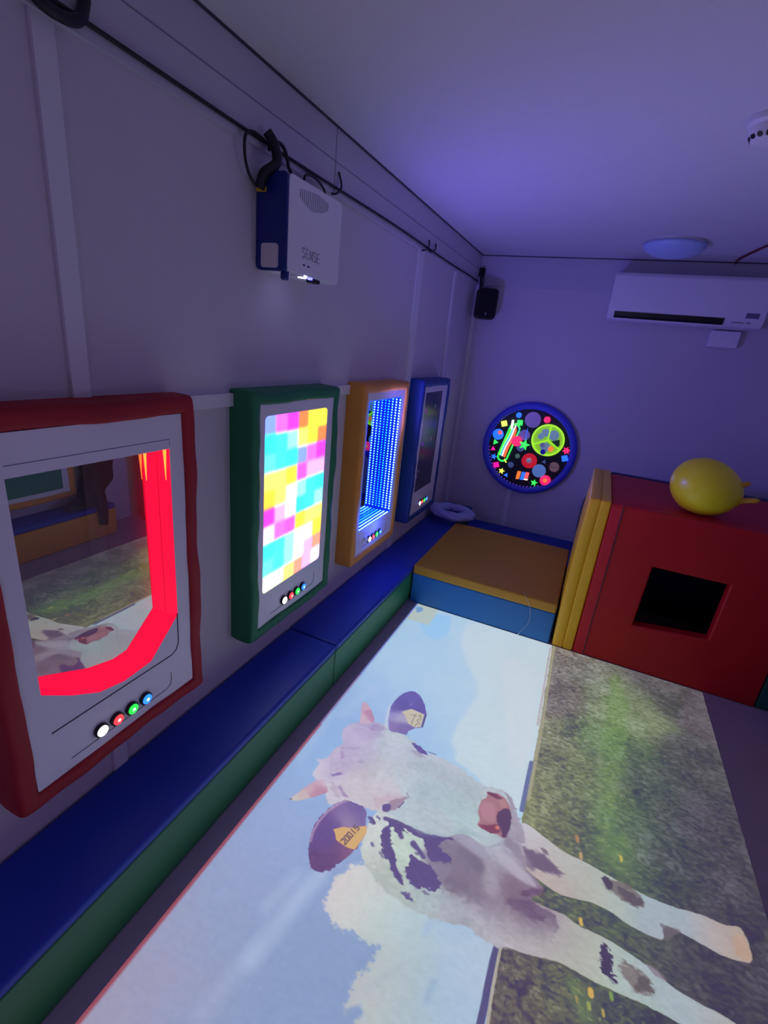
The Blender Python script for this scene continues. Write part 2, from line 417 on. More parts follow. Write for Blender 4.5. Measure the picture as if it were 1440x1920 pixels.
# ---------------------------------------------------------------- step with orange mat
st = thing('foam_step', 'wide blue foam step topped with an orange brown mat beside the red cube', 'foam step')
pad('step_base', (.286, 2.762, 0), (1.206, 3.74, .21), M['stepblue'], st, amp=.002, bev=.008, z0=0)
pad('step_mat', (.286, 2.758, .21), (1.206, 3.75, .275), mat('orange brown vinyl', (.60, .29, .02), .6, bump=.2, bscale=5, var=.06), st, amp=.004, bev=.012)
tag(pad('floor_mat', (.286, 3.76, 0), (XR-.006, YB-.014, .13), M['ledgeblue'], None, amp=.003, bev=.012, z0=0), 'low dark blue foam mat along the foot of the end wall', 'foam mat')
tag(link('thread', tube(smoothpath([(1.000, 2.80, .2775), (1.018, 2.752, .276), (1.052, 2.751, .22), (1.068, 2.752, .16), (1.065, 2.753, .10), (1.033, 2.75, .035), (1.02, 2.74, .004)]), .0012, n=5), M['fibre'], smooth=True), 'thin pale thread hanging over the front of the foam step', 'thread')

# fluffy ring lying in the corner
bm = bmesh.new(); R0, r0 = .125, .052; nu, nv = 96, 28; rnd = random.Random(4); vv = []
for i in range(nu):
    row = []
    for j in range(nv):
        a, b = 2*PI*i/nu, 2*PI*j/nv; k = 1+.18*math.sin(7*a+2*math.sin(3*b))*.5+rnd.uniform(-.09, .09)
        rr = r0*k; row.append(bm.verts.new(((R0+rr*math.cos(b))*math.cos(a)*1.12, (R0+rr*math.cos(b))*math.sin(a), .62*rr*math.sin(b)+.026)))
    vv.append(row)
for i in range(nu):
    for j in range(nv): bm.faces.new((vv[i][j], vv[(i+1) % nu][j], vv[(i+1) % nu][(j+1) % nv], vv[i][(j+1) % nv]))
o = link('fluffy_ring', bm, M['fluff'], smooth=True); o.location = (.215, 3.86, .296); o.rotation_euler = (0, .05, .2)
for v in o.data.vertices: pass
tag(o, 'fluffy lilac ring lying where the ledge meets the foam step in the corner', 'ring')

# ---------------------------------------------------------------- soft play cube
cu = thing('play_cube', 'big red foam play cube with a square black peephole and yellow side', 'play cube')
CX0, CX1, CY0, CY1, CZ = 1.346, 2.27, 2.762, 3.66, .945
bm = bmesh.new()
outer = []
def gl(a, b, n): return [(a[0]+(b[0]-a[0])*k/n, a[1]+(b[1]-a[1])*k/n) for k in range(n)]
q = [(CX0, 0), (CX1, 0), (CX1, CZ), (CX0, CZ)]
outer = sum([gl(q[i], q[(i+1) % 4], 12) for i in range(4)], [])
h_ = [(1.612, .277), (1.972, .315), (1.980, .642), (1.621, .642)]
inner = sum([gl(h_[i], h_[(i+1) % 4], 6) for i in range(4)], [])
holed(bm, outer, inner, 0, .07, lambda d, u, v: (u, CY0+d, v))
o = link('front_pad', bm, M['redcube'], cu, bevel=.01, seg=2, angle=60)
bm = bmesh.new(); box(bm, (CX0+.004, CY0-.003, .005), (1.405, CY0+.01, CZ-.015)); link('seam_band', bm, M['redband'], cu, bevel=.003)
path = smoothpath([(1.406, CY0-.0035, .004), (1.404, CY0-.004, .3), (1.408, CY0-.004, .62), (1.406, CY0-.0035, .94)], 6); link('seam', tube(path, .002, n=6), M['groove'], cu)
pad('top_pad', (CX0, CY0+.072, CZ-.07), (CX1, CY1-.07, CZ), M['redcube'], cu, amp=.005, bev=.014)
pad('back_pad', (CX0, CY1-.068, 0), (CX1, CY1, CZ+.002), mat('navy vinyl', (.006, .008, .09), .5, bump=.3, bscale=7), cu, amp=.003, bev=.014, z0=0)['label'] = 'dark blue back of the cube'
pad('side_pad', (CX1+.002, CY0+.004, 0), (CX1+.08, CY1, CZ-.005), M['teal'], cu, amp=.003, bev=.014, z0=0)['label'] = 'dark green side of the cube'
# yellow side: two padded halves that bulge, seam between
for nm, xa, xb in (('side_pad', 1.232, 1.292), ('side_pad', 1.290, 1.345)):
    bm = bmesh.new(); a, b = (xa, CY0-.002, 0), (xb, CY1, CZ+.006); gbox(bm, a, b, .03); puff(bm, a, b, .006)
    for v in bm.verts:
        t = max(0, min(1, v.co.z/CZ)); s = math.sin(PI*min(1, t*1.05))
        v.co.x += -.008*s*(1-(v.co.x-1.232)/.115)-.006*(1-t)*(1-(v.co.x-1.232)/.16); v.co.z = max(0, v.co.z)
    link(nm, bm, M['yellow'], cu, bevel=.012, seg=3, angle=50)['label'] = 'yellow padded half of the cube side'
# green block behind the cube
bm = bmesh.new(); prism(bm, [(1.255, .13), (1.232, .30), (1.222, .48), (1.238, .575), (1.262, .605), (1.34, .61), (1.8, .61), (1.8, .13)], 3.82, 4.30, lambda d, u, v: (u-.01, d, v))
tag(link('foam_block', bm, M['teal'], bevel=.012, seg=3), 'dark green foam block peeping out behind the yellow side of the cube', 'foam block')

# hopper ball with two horns
hb = thing('hopper_ball', 'yellow hopper ball with two horns sitting on the red cube', 'ball')
bm = bmesh.new(); bmesh.ops.create_uvsphere(bm, u_segments=64, v_segments=40, radius=1)
cx, cy, cz = 1.762, 2.905, 1.092
for v in bm.verts:
    x, y, z = v.co; k = 1+.05*max(0, x)**3*math.exp(-(y*y+z*z))
    z *= 1-.04*x
    v.co = Vector((cx+.163*x*k, cy+.155*y, cz+.147*max(z, -.92)-.012*x))
link('ball_body', bm, M['ball'], hb, smooth=True)
for b_, t_ in (((1.872, 2.885, 1.118), (1.935, 2.86, 1.158)), ((1.905, 2.865, 1.058), (1.985, 2.82, 1.088))):
    B_, T_ = Vector(b_), Vector(t_); path = [B_.lerp(T_, k/8) for k in range(9)]
    link('horn', tube(path, .0155, n=12, taper=[2.2, 1.35, 1.05, .95, .98, .88, .92, .8, .35]), M['ballhorn'], hb, smooth=True)['label'] = 'ribbed orange yellow horn'

# ---------------------------------------------------------------- projector on the wall
pj = thing('wall_projector', 'white and navy interactive projector box hanging high on the wall', 'projector')
py0, py1, pz0, pz1, pd = 1.47, 1.815, 1.826, 2.108, .125
def frame_y(d, u, v): return (u, d, v)
bm = bmesh.new(); prism(bm, rrect(py0+.006, py1, pz0, pz1, .018), .0, pd, fx); link('body', bm, M['white'], pj, bevel=.003)
bm = bmesh.new(); prism(bm, rrect(.002, pd-.003, pz0-.002, pz1+.002, .016), py0-.004, py0+.016, frame_y); link('end_cap', bm, M['pblue'], pj, bevel=.002)['label'] = 'navy blue end'
bm = bmesh.new(); prism(bm, rrect(.026, .094, 1.832, 1.905, .010), py0-.0075, py0-.003, frame_y); link('sensor_window', bm, M['sensor'], pj)
bm = bmesh.new(); box(bm, (.010, py0-.014, 2.052), (.042, py0-.004, 2.066)); link('plug_tab', bm, M['yellow'], pj)
vent = bmesh.new()
for k in range(16):
    y = 1.535+k*.0115; top = pz1-.006; L = .012+.040*math.sin(PI*(k+1.5)/18)
    c = 2.086-abs(k-9)*.0012
    box(vent, (pd-.0008, y, c-L), (pd+.0006, y+.0035, c+.004))
link('vent', vent, M['ink'], pj)
# lettering built from strokes
let = {'S': [[(1, .9), (.8, 1), (.2, 1), (0, .85), (0, .62), (1, .42), (1, .15), (.8, 0), (.2, 0), (0, .1)]], 'E': [[(1, 1), (0, 1), (0, 0), (1, 0)], [(0, .5), (.8, .5)]], 'N': [[(0, 0), (0, 1), (1, 0), (1, 1)]]}
bm = bmesh.new()
for k, ch in enumerate('SENSE'):
    y0_ = 1.560+k*.0235
    for st_ in let[ch]:
        tube([(pd+.0006, y0_+a*.015, 1.882-.004*k*.2+b*.030) for a, b in st_], .0012, bm, 5)
link('lettering', bm, M['ink'], pj)
bm = bmesh.new(); box(bm, (pd, 1.566, 1.856), (pd+.001, 1.578, 1.861)); box(bm, (pd, 1.594, 1.855), (pd+.001, 1.606, 1.860)); link('indicator', bm, M['dark'], pj)
bm = bmesh.new(); lathe(bm, [(.026, -.004), (.026, .006), (.018, .010)], (.098, 1.578, pz0-.001), 'z', 24)
link('lens_collar', bm, M['white'], pj)
bm = bmesh.new(); lathe(bm, [(.015, -.010), (.015, -.004), (.004, -.002)], (.112, 1.585, pz0+.003), 'z', 20); link('lens', bm, glow('bright lens', (.50, .48, 1), 14.), pj)
bm = bmesh.new(); lathe(bm, [(.009, -.006), (.009, 0)], (.116, 1.628, pz0), 'z', 16); link('status_light', bm, glow('blue status light', (.1, .1, 1), 5.), pj)
bm = bmesh.new(); lathe(bm, [(.011, -.026), (.015, -.020), (.014, 0)], (.10, 1.497, pz0), 'z', 20); link('foot_knob', bm, M['pblue'], pj)
bm = bmesh.new(); box(bm, (.09, 1.640, pz0-.014), (.122, 1.690, pz0)); link('foot', bm, M['dark'], pj, bevel=.004)

# ---------------------------------------------------------------- cables
def cable(pts, r, label, n=8, m=None): return tag(link('cable', tube(smoothpath(pts, n), r, n=8), m or M['cable'], smooth=True), label, 'cable')
pts = [(.020, YF+.02, 2.199)]; y = YF+.3
while y < 4.28: pts.append((.021, y, 2.196+.004*math.sin(y*3.1))); y += .28
pts.append((.021, 4.30, 2.192)); cable(pts, .0055, 'long black cable running along the fascia above the wall panels', 4)
cable([(.024, 1.50, 2.19), (.030, 1.42, 2.196), (.034, 1.375, 2.175), (.032, 1.372, 2.13), (.028, 1.388, 2.095), (.030, 1.405, 2.072), (.032, 1.424, 2.058)], .0048, 'big black cable loop left of the projector')
cable([(.038, 1.47, 2.215), (.052, 1.485, 2.19), (.066, 1.487, 2.15), (.066, 1.475, 2.125), (.045, 1.447, 2.095), (.034, 1.442, 2.055)], .016, 'thick black cable bundle dropping behind the projector\'s navy end')
cable([(.03, 1.49, 2.175), (.04, 1.525, 2.205), (.04, 1.56, 2.198), (.035, 1.585, 2.176), (.03, 1.60, 2.16), (.03, 1.615, 2.15)], .006, 'short black cable curl on top of the projector\'s left end')
cable([(.030, 1.70, 2.115), (.034, 1.695, 2.165), (.030, 1.77, 2.178), (.030, 1.83, 2.16), (.034, 1.85, 2.125)], .0045, 'small black cable arch over the projector\'s white top')
cable([(.024, 1.90, 2.165), (.030, 1.93, 2.175), (.034, 1.955, 2.205), (.0175, 1.957, 2.255)], .0042, 'black cable hook right of the projector against the fascia')
cable([(.022, 2.955, 2.165), (.028, 3.00, 2.178), (.030, 3.04, 2.205), (.0175, 3.065, 2.24)], .0045, 'left one of two short cable hooks above the orange and blue panels')
cable([(.022, 3.06, 2.185), (.030, 3.10, 2.185), (.032, 3.15, 2.21), (.0175, 3.19, 2.245)], .0045, 'right one of two short cable hooks above the blue panel')
cable([(.024, .74, 2.215), (.034, .775, 2.180), (.038, .815, 2.172), (.036, .86, 2.187), (.026, .885, 2.235)], .012, 'thick black cable loop in the upper left corner of the view')
cable([(1.807, YB-.02, 2.392), (1.80, 4.20, 2.394), (1.86, 3.80, 2.394), (1.95, 3.40, 2.394), (2.0, 3.0, 2.394)], .008, 'dark red cable running across the ceiling past the air conditioner', 6, M['redcable'])

# ---------------------------------------------------------------- loudspeaker
sp = thing('loudspeaker', 'small black loudspeaker on a bracket high in the corner', 'speaker')
bm = bmesh.new(); prism(bm, rrect(-.085, .085, -.118, .118, .035, 6), -.055, .055, lambda d, u, v: (u, d, v)); o = link('cabinet', bm, M['dark'], sp, bevel=.012, seg=3); o.matrix_local = Matrix.Translation((.135, 4.235, 2.017)) @ Matrix.Rotation(math.radians(22), 4, 'Z')
bm = bmesh.new(); prism(bm, rrect(-.072, .072, -.105, .105, .030, 6), -.002, .003, lambda d, u, v: (u, d, v)); o = link('grille', bm, mat('speaker cloth', (.006, .006, .009), .85, bump=.6, bscale=300), sp); o.matrix_local = Matrix.Translation((.1565, 4.1815, 2.017)) @ Matrix.Rotation(math.radians(22), 4, 'Z')
bm = bmesh.new()
for st_ in ([(0, 1), (1, 1)], [(.5, 1), (.5, .2)], [(0, .5), (1, .5)], [(.2, 0), (.8, 0)]): tube([(-.006+.012*a, 0, -.088+.018*b) for a, b in st_], .0012, bm, 5)
o = link('emblem', bm, M['trim'], sp); o.matrix_local = Matrix.Translation((.1590, 4.1770, 2.017)) @ Matrix.Rotation(math.radians(22), 4, 'Z')
link('bracket', tube([(.03, 4.345, 2.275), (.045, 4.31, 2.24), (.06, 4.285, 2.13)], .012, n=10), M['dark'], sp)
bm = bmesh.new(); prism(bm, rrect(.014, .060, 2.235, 2.300, .012), 4.33, YB-.014, frame_y); link('wall_plate', bm, M['dark'], sp, bevel=.003)
link('lead', tube(smoothpath([(.05, 4.32, 2.245), (.075, 4.30, 2.20), (.06, 4.30, 2.14), (.05, 4.31, 2.11)], 6), .004, n=6), M['dark'], sp)

# ---------------------------------------------------------------- air conditioner
ac = thing('air_conditioner', 'long white wall air conditioner under the ceiling on the end wall', 'air conditioner')
prof = [(YB-.014, 2.285), (YB-.185, 2.285), (YB-.205, 2.26), (YB-.212, 2.05), (YB-.200, 2.005), (YB-.165, 1.972), (YB-.06, 1.962), (YB-.014, 1.97)]
bm = bmesh.new(); prism(bm, prof, 1.068, 2.045, lambda d, u, v: (d, u, v)); link('housing', bm, M['white'], ac, bevel=.008, seg=3)
bm = bmesh.new(); prism(bm, [(YB-.2105, 2.022), (YB-.202, 1.994), (YB-.185, 1.980), (YB-.18, 2.0)], 1.115, 1.812, lambda d, u, v: (d, u, v)); link('air_slot', bm, M['dark'], ac)
bm = bmesh.new(); prism(bm, [(YB-.186, 1.984), (YB-.166, 1.968), (YB-.160, 1.974), (YB-.180, 1.990)], 1.12, 1.808, lambda d, u, v: (d, u, v)); link('flap', bm, M['white'], ac)
bm = bmesh.new(); box(bm, (1.93, YB-.2135, 2.030), (2.005, YB-.205, 2.062)); link('rating_label', bm, M['ink'], ac)
bm = bmesh.new(); box(bm, (1.86, YB-.203, 1.998), (1.93, YB-.199, 2.001)); box(bm, (1.95, YB-.203, 1.998), (1.965, YB-.199, 2.003)); link('display_mark', bm, M['groove'], ac)
bm = bmesh.new(); prism(bm, rrect(1.78, 1.965, 1.84, 1.955, .012), YB-.05, YB, frame_y)
tag(link('wall_box', bm, M['white'], bevel=.006), 'small white wall box just below the right end of the air conditioner', 'box')

# ---------------------------------------------------------------- ceiling lamp, smoke detector
cl = thing('ceiling_lamp', 'round frosted dome ceiling lamp above the air conditioner', 'ceiling lamp')
bm = bmesh.new(); lathe(bm, [(.168, 0), (.172, -.012), (.168, -.018)], (1.37, 3.79, H), 'z', 48); link('lamp_base', bm, M['trim'], cl, smooth=False)
bm = bmesh.new(); lathe(bm, [(.178, -.016)]+[(.178*math.cos(a), -.018-.072*math.sin(a)) for a in [PI/2*k/12 for k in range(1, 12)]]+[(.004, -.0905)], (1.37, 3.79, H), 'z', 48); link('lamp_shade', bm, M['lamp'], cl, smooth=True)
sd = thing('smoke_detector', 'pale slotted smoke detector on the ceiling at the right edge', 'smoke detector')
dx, dy = 1.462, 2.10
bm = bmesh.new(); lathe(bm, [(.068, 0), (.068, -.016), (.058, -.024), (.056, -.044), (.046, -.062), (.02, -.068)], (dx, dy, H), 'z', 40); link('detector_body', bm, M['trim'], sd, bevel=.002)
for k in range(14):
    a = 2*PI*k/14; bm = bmesh.new(); lathe(bm, [(.0068, 0), (.0068, .0015)], (0, 0, 0), 'z', 12)
    o = link('slot', bm, M['dark'], sd); n = Vector((math.cos(a)*.85, math.sin(a)*.85, -.53)).normalized()
    o.rotation_mode = 'QUATERNION'; o.rotation_quaternion = Vector((0, 0, 1)).rotation_difference(n); o.location = Vector((dx, dy, H))+Vector((math.cos(a)*.0512, math.sin(a)*.0512, -.053))
    o.scale = (1.0, 1.3, 1)

# ---------------------------------------------------------------- round glow board
bc = Vector((.683, 0, .885)); BY = 4.315
bd = thing('glow_board', 'round blue-rimmed board of neon glowing shapes on the end wall', 'sensory board')
bm = bmesh.new(); lathe(bm, [(.343, .045), (.346, .062), (.358, .070), (.385, .070), (.397, .060), (.402, .04), (.402, 0), (.30, 0)], (bc.x, YB-.001, bc.z), '-y', 80); 
link('padded_rim', bm, mat('board rim blue', (.06, .08, .75), .45, bump=.2, bscale=8, var=.06), bd, smooth=True)
bm = bmesh.new(); lathe(bm, [(.344, 0), (.344, .040)], (bc.x, YB-.01, bc.z), '-y', 80); link('black_disc', bm, M['disc'], bd)
YD = YB-.050
N = {k: glow('neon '+k, c, e) for k, c, e in (('green', (.05, 1, .12), 1.0), ('lime', (.45, 1, .03), .8), ('yellow', (.9, 1, .12), 1.0), ('pink', (1, .02, .12), 1.3), ('magenta', (1, .01, .35), 1.1), ('blue', (.02, .15, 1), 1.3), ('orange', (1, .22, .03), .9), ('cyan', (.1, .9, .9), .9), ('white', (1, .95, .9), 1.8), ('rose', (1, .12, .12), 1.0), ('violet', (.25, .08, 1), 1.2))}
N['lilac'] = mat('lilac mirror disc', (.30, .24, .50), .25, emit=(.10, .06, .25), es=.5)
N['slate'] = mat('slate disc', (.12, .16, .35), .3, emit=(.05, .08, .25), es=.5)
N['sky'] = mat('sky mirror disc', (.22, .36, .65), .2, emit=(.08, .18, .45), es=.6)
N['olive'] = mat('olive bead', (.20, .35, .22), .4, emit=(.05, .12, .07), es=.6)
N['redm'] = mat('red disc', (.7, .01, .03), .35, emit=(.8, .01, .02), es=.5)
def item(name, poly, m, d=.010, lift=0., lab=None, bev=.002):
    bm = bmesh.new(); prism(bm, poly, YD-lift, YD-lift-d, lambda dd, u, v: (u, dd, v)); o = link(name, bm, m, bd, bevel=bev)
    if lab: o['label'] = lab
    return o
def circ(x, z, r, n=28): return [(x+r*math.cos(2*PI*k/n), z+r*math.sin(2*PI*k/n)) for k in range(n)]
def sq(x, z, r, a): return [(x+r*math.cos(math.radians(a+45+90*k)), z+r*math.sin(math.radians(a+45+90*k))) for k in range(4)]
def tri(x, z, r, a): return [(x+r*math.cos(math.radians(a+120*k)), z+r*math.sin(math.radians(a+120*k))) for k in range(3)]
def star(x, z, r, a, n=5, q=.45): return [(x+(r if k % 2 == 0 else r*q)*math.cos(math.radians(a)+PI*k/n), z+(r if k % 2 == 0 else r*q)*math.sin(math.radians(a)+PI*k/n)) for k in range(2*n)]
item('bead', circ(.553, 1.162, .024), N['blue'], lab='round blue bead')
item('block', sq(.442, 1.072, .034, 20), N['yellow'], .018, lab='yellow cube')
item('block', sq(.574, 1.100, .032, 5), N['green'], .018, lab='green cube')
item('disc', circ(.676, 1.140, .067, 40), N['lilac'], lab='big lilac disc')
item('bead', circ(.792, 1.158, .027), N['pink'], .016, lab='pink bead at the top right')
item('block', sq(.998, .861, .034, 20), N['blue'], .018, lab='blue cube')
item('block', sq(.437, .697, .032, 20), N['magenta'], .018, lab='magenta cube')
item('wedge', tri(.393, .898, .028, 0), N['green'], lab='green triangle'); item('wedge', tri(.383, .836, .024, 100), N['magenta'], lab='small magenta triangle')
item('wedge', tri(.540, .621, .022, 70), N['blue'], lab='blue triangle'); item('wedge', tri(.839, .800, .022, 70), N['slate'], lab='dim grey triangle')
item('star', star(.402, .768, .029, 80), N['blue'], lab='blue star'); item('star', star(.493, .650, .030, 80), N['yellow'], lab='yellow star')
item('star', star(.791, .600, .032, 85), N['green'], lab='green star at the bottom'); item('star', star(.997, .927, .034, 75, 6, .55), N['pink'], lab='pink star')
item('bead', circ(.607, .809, .021), N['olive'], lab='dull green bead'); item('bead', circ(.564, .721, .026), N['slate'], lab='dark slate bead')
item('disc', circ(.812, .714, .058, 36), N['sky'], lab='sky blue disc'); item('disc', circ(.632, 1.001, .046, 36), N['lilac'], lab='small lilac disc behind the strings')
item('disc', circ(.620, .889, .036, 30), N['slate'], .006)
item('bead', circ(.579, .941, .044, 30), N['pink'], .022, .012, lab='large pink bead')
item('star', star(.650, .922, .050, 80), N['green'], .008, .036, lab='large green star on strings')
for (a, c) in (((.581, 1.064), (.578, .99)), ((.649, 1.065), (.654, .95))):
    link('string', tube([(a[0], YD-.028, a[1]), (c[0], YD-.040, c[1])], .0022, n=5), N['blue'], bd)
# red disc with a bright knob
item('disc', circ(.714, .786, .066, 40), N['redm'], .012, lab='red disc with a silver knob')
bm = bmesh.new(); lathe(bm, [(.024, 0), (.022, .014), (.010, .022), (.002, .024)], (.712, YD-.012, .790), '-y', 24); link('knob', bm, mat('chrome knob', (.7, .7, .85), .15, metal=1., emit=(.3, .3, .5), es=.3), bd, smooth=True)
# beach-ball orb
bm = bmesh.new(); lathe(bm, [(.048*math.cos(PI/2*k/10)+.0005, .03*math.sin(PI/2*k/10)) for k in range(11)], (.405, YD, .970), '-y', 30); link('orb', bm, N['blue'], bd, smooth=True)['label'] = 'blue orb with a pink cap'
bm = bmesh.new(); lathe(bm, [(.020, .022), (.014, .029), (.003, .032)], (.420, YD, .990), '-y', 20); link('orb_cap', bm, N['rose'], bd, smooth=True)
# lime wheel in three sectors
link('wheel_rim', (lambda bm: (holed(bm, circ(.832, .990, .136, 48), circ(.832, .990, .122, 48), YD-.010, YD-.022, lambda d, u, v: (u, d, v)), bm)[1])(bmesh.new()), N['lime'], bd)['label'] = 'lime rim of the wheel'
item('wheel_back', circ(.832, .990, .125, 48), mat('lime wheel inner', (.3, .5, .04), .35, emit=(.20, .42, .01), es=.8), .006)
for a in (88, 205, 330):
    r = math.radians(a); link('wheel_spoke', tube([(.832, YD-.016, .990), (.832+.118*math.cos(r), YD-.016, .990+.118*math.sin(r))], .0045, n=8), N['lime'], bd)
for a, rr, m_, sz in ((118, .066, 'sky', .034), (160, .066, 'sky', .027), (50, .062, 'sky', .044), (262, .062, 'sky', .040), (298, .078, 'orange', .024), (235, .06, 'lilac', .022)):
    r = math.radians(a); item('wheel_piece', circ(.832+rr*math.cos(r), .990+rr*math.sin(r), sz, 20), N[m_] if m_ != 'sky' else mat('wheel pane', (.35, .50, .60), .2, emit=(.12, .22, .25), es=.6), .004, .010)
item('wheel_piece', circ(.812, .885, .022), mat('navy bead', (.02, .02, .25), .4, emit=(.0, .0, .35), es=.5), .012, .012, lab='navy bead'); item('wheel_piece', [(.86, .985), (.925, 1.01), (.935, .96), (.92, .945)], mat('deep green pane', (.01, .16, .03), .4), .004, .010)
# tall capsule of neon tubes
ax, az, bx_, bz_ = .540, 1.040, .480, .785
dirv = Vector((ax-bx_, 0, az-bz_)).normalized(); sd_ = Vector((dirv.z, 0, -dirv.x)); P0, P1 = Vector((bx_, YD-.014, bz_)), Vector((ax, YD-.014, az))
loop = []
for k in range(13): a = PI*k/12; loop.append(P1+sd_*.042*math.cos(a)+dirv*.042*math.sin(a))
for k in range(13): a = PI*k/12; loop.append(P0-sd_*.042*math.cos(a)-dirv*.042*math.sin(a))
link('capsule_frame', tube(loop, .0075, n=10, closed=True), N['green'], bd, smooth=True)['label'] = 'green capsule-shaped frame'
for off, mm, e0, e1 in ((-.022, 'cyan', .0, .0), (-.006, 'white', .05, .0), (.008, 'rose', .02, .01), (.020, 'orange', .0, .01), (-.032, 'lime', -.01, 0)):
    q = [P0+sd_*off, P0.lerp(P1, .35)+sd_*(off-.004), P0.lerp(P1, .7)+sd_*(off+.005), P1+sd_*off*.8+dirv*e0]
    link('neon_tube', tube(smoothpath(q, 5), .0052, n=8), N[mm], bd, smooth=True)
link('neon_tube', tube([Vector((.515, YD-.02, 1.04)), Vector((.514, YD-.022, 1.115))], .010, n=10), N['white'], bd, smooth=True)
link('neon_tube', tube([Vector((.500, YD-.02, .765)), Vector((.524, YD-.022, .736))], .006, n=8), N['yellow'], bd, smooth=True)
# spiral disc
item('disc', circ(.929, .769, .046, 36), mat('brown disc', (.10, .04, .05), .4, emit=(.08, .02, .03), es=.4), .006, lab='dark disc with a pale spiral')
link('spiral', tube([(.929+(.006+.0022*k/3.2)*math.cos(k*.42), YD-.008, .769+(.006+.0022*k/3.2)*math.sin(k*.42)) for k in range(52)], .0020, n=5), mat('pale spiral', (.5, .4, .4), .5, emit=(.22, .15, .15), es=.7), bd)
# pink domed button
bm = bmesh.new(); lathe(bm, [(.046*math.cos(PI/2*k/8)+.0005, .03*math.sin(PI/2*k/8)) for k in range(9)], (.880, YD, .640), '-y', 28); link('dome', bm, N['pink'], bd, smooth=True)['label'] = 'glowing pink dome'
bm = bmesh.new(); lathe(bm, [(.018, .026), (.014, .034)], (.880, YD, .644), '-y', 20); link('dome_cap', bm, N['orange'], bd)
# three short bars
for x, z, mm in ((.644, .642, 'orange'), (.682, .642, 'blue'), (.716, .645, 'rose')):
    item('bar', [(x-.016, z-.036), (x+.014, z-.034), (x+.020, z+.036), (x-.010, z+.036)], N[mm], .016, lab=mm+' bar')
item('bar', [(.70, .612), (.732, .612), (.733, .622), (.70, .622)], N['white'], .017, lab='white bar end')
# tiny lights inside the lower rim
for k in range(22):
    a = math.radians(186+5.2*k); x, z = bc.x+.337*math.cos(a), bc.z+.337*math.sin(a)
    bm = bmesh.new(); lathe(bm, [(.0035, 0), (.0035, .004)], (x, YD-.0005, z), '-y', 8); link('rim_light', bm, N['violet'], bd)

# ---------------------------------------------------------------- dark coat slumped on the opposite ledge (met in the mirror)
bm = bmesh.new(); skin = [((2.42, 2.48, 1.25), .10), ((2.41, 2.47, .90), .11), ((2.39, 2.45, .66), .115), ((2.38, 2.43, .50), .11), ((2.37, 2.36, .36), .09), ((2.31, 2.24, .31), .045), ((2.29, 2.10, .30), .025)]
path = smoothpath([p_ for p_, _ in skin], 5); rad = [r for _, r in skin]
tp = [np.interp(k/5, range(len(rad)), rad) for k in range(len(path))]
tube(path, 1, bm, 20, taper=tp)
for v in bm.verts: v.co += Vector((.008*math.sin(v.co.z*40+v.co.y*20), .010*math.sin(v.co.z*31), .006*math.sin(v.co.y*50))); v.co.x = min(v.co.x, XR-.004); v.co.z = max(v.co.z, .256)
ct = link('coat', bm, M['coat'], smooth=True); tag(ct, 'black coat hanging and slumped over the opposite ledge, seen in the mirror', 'coat')
bm = bmesh.new(); tube(smoothpath([(2.34, 2.36, .40), (2.27, 2.35, .33), (2.236, 2.345, .22), (2.236, 2.34, .12)], 6), 1, bm, 16, taper=[np.interp(k/6, range(4), [.06, .045, .035, .03]) for k in range(19)])
for v in bm.verts: v.co.x = min(v.co.x, 2.264) if v.co.z < .262 else v.co.x
link('sleeve', bm, M['coat'], ct, smooth=True)

for o in bpy.data.objects:
    g = {'cable': 'cables along the fascia', 'padded ledge': 'padded ledges along the walls', 'sensory panel': 'padded panels hung on the walls'}.get(o.get('category'))
    if g: o['group'] = g

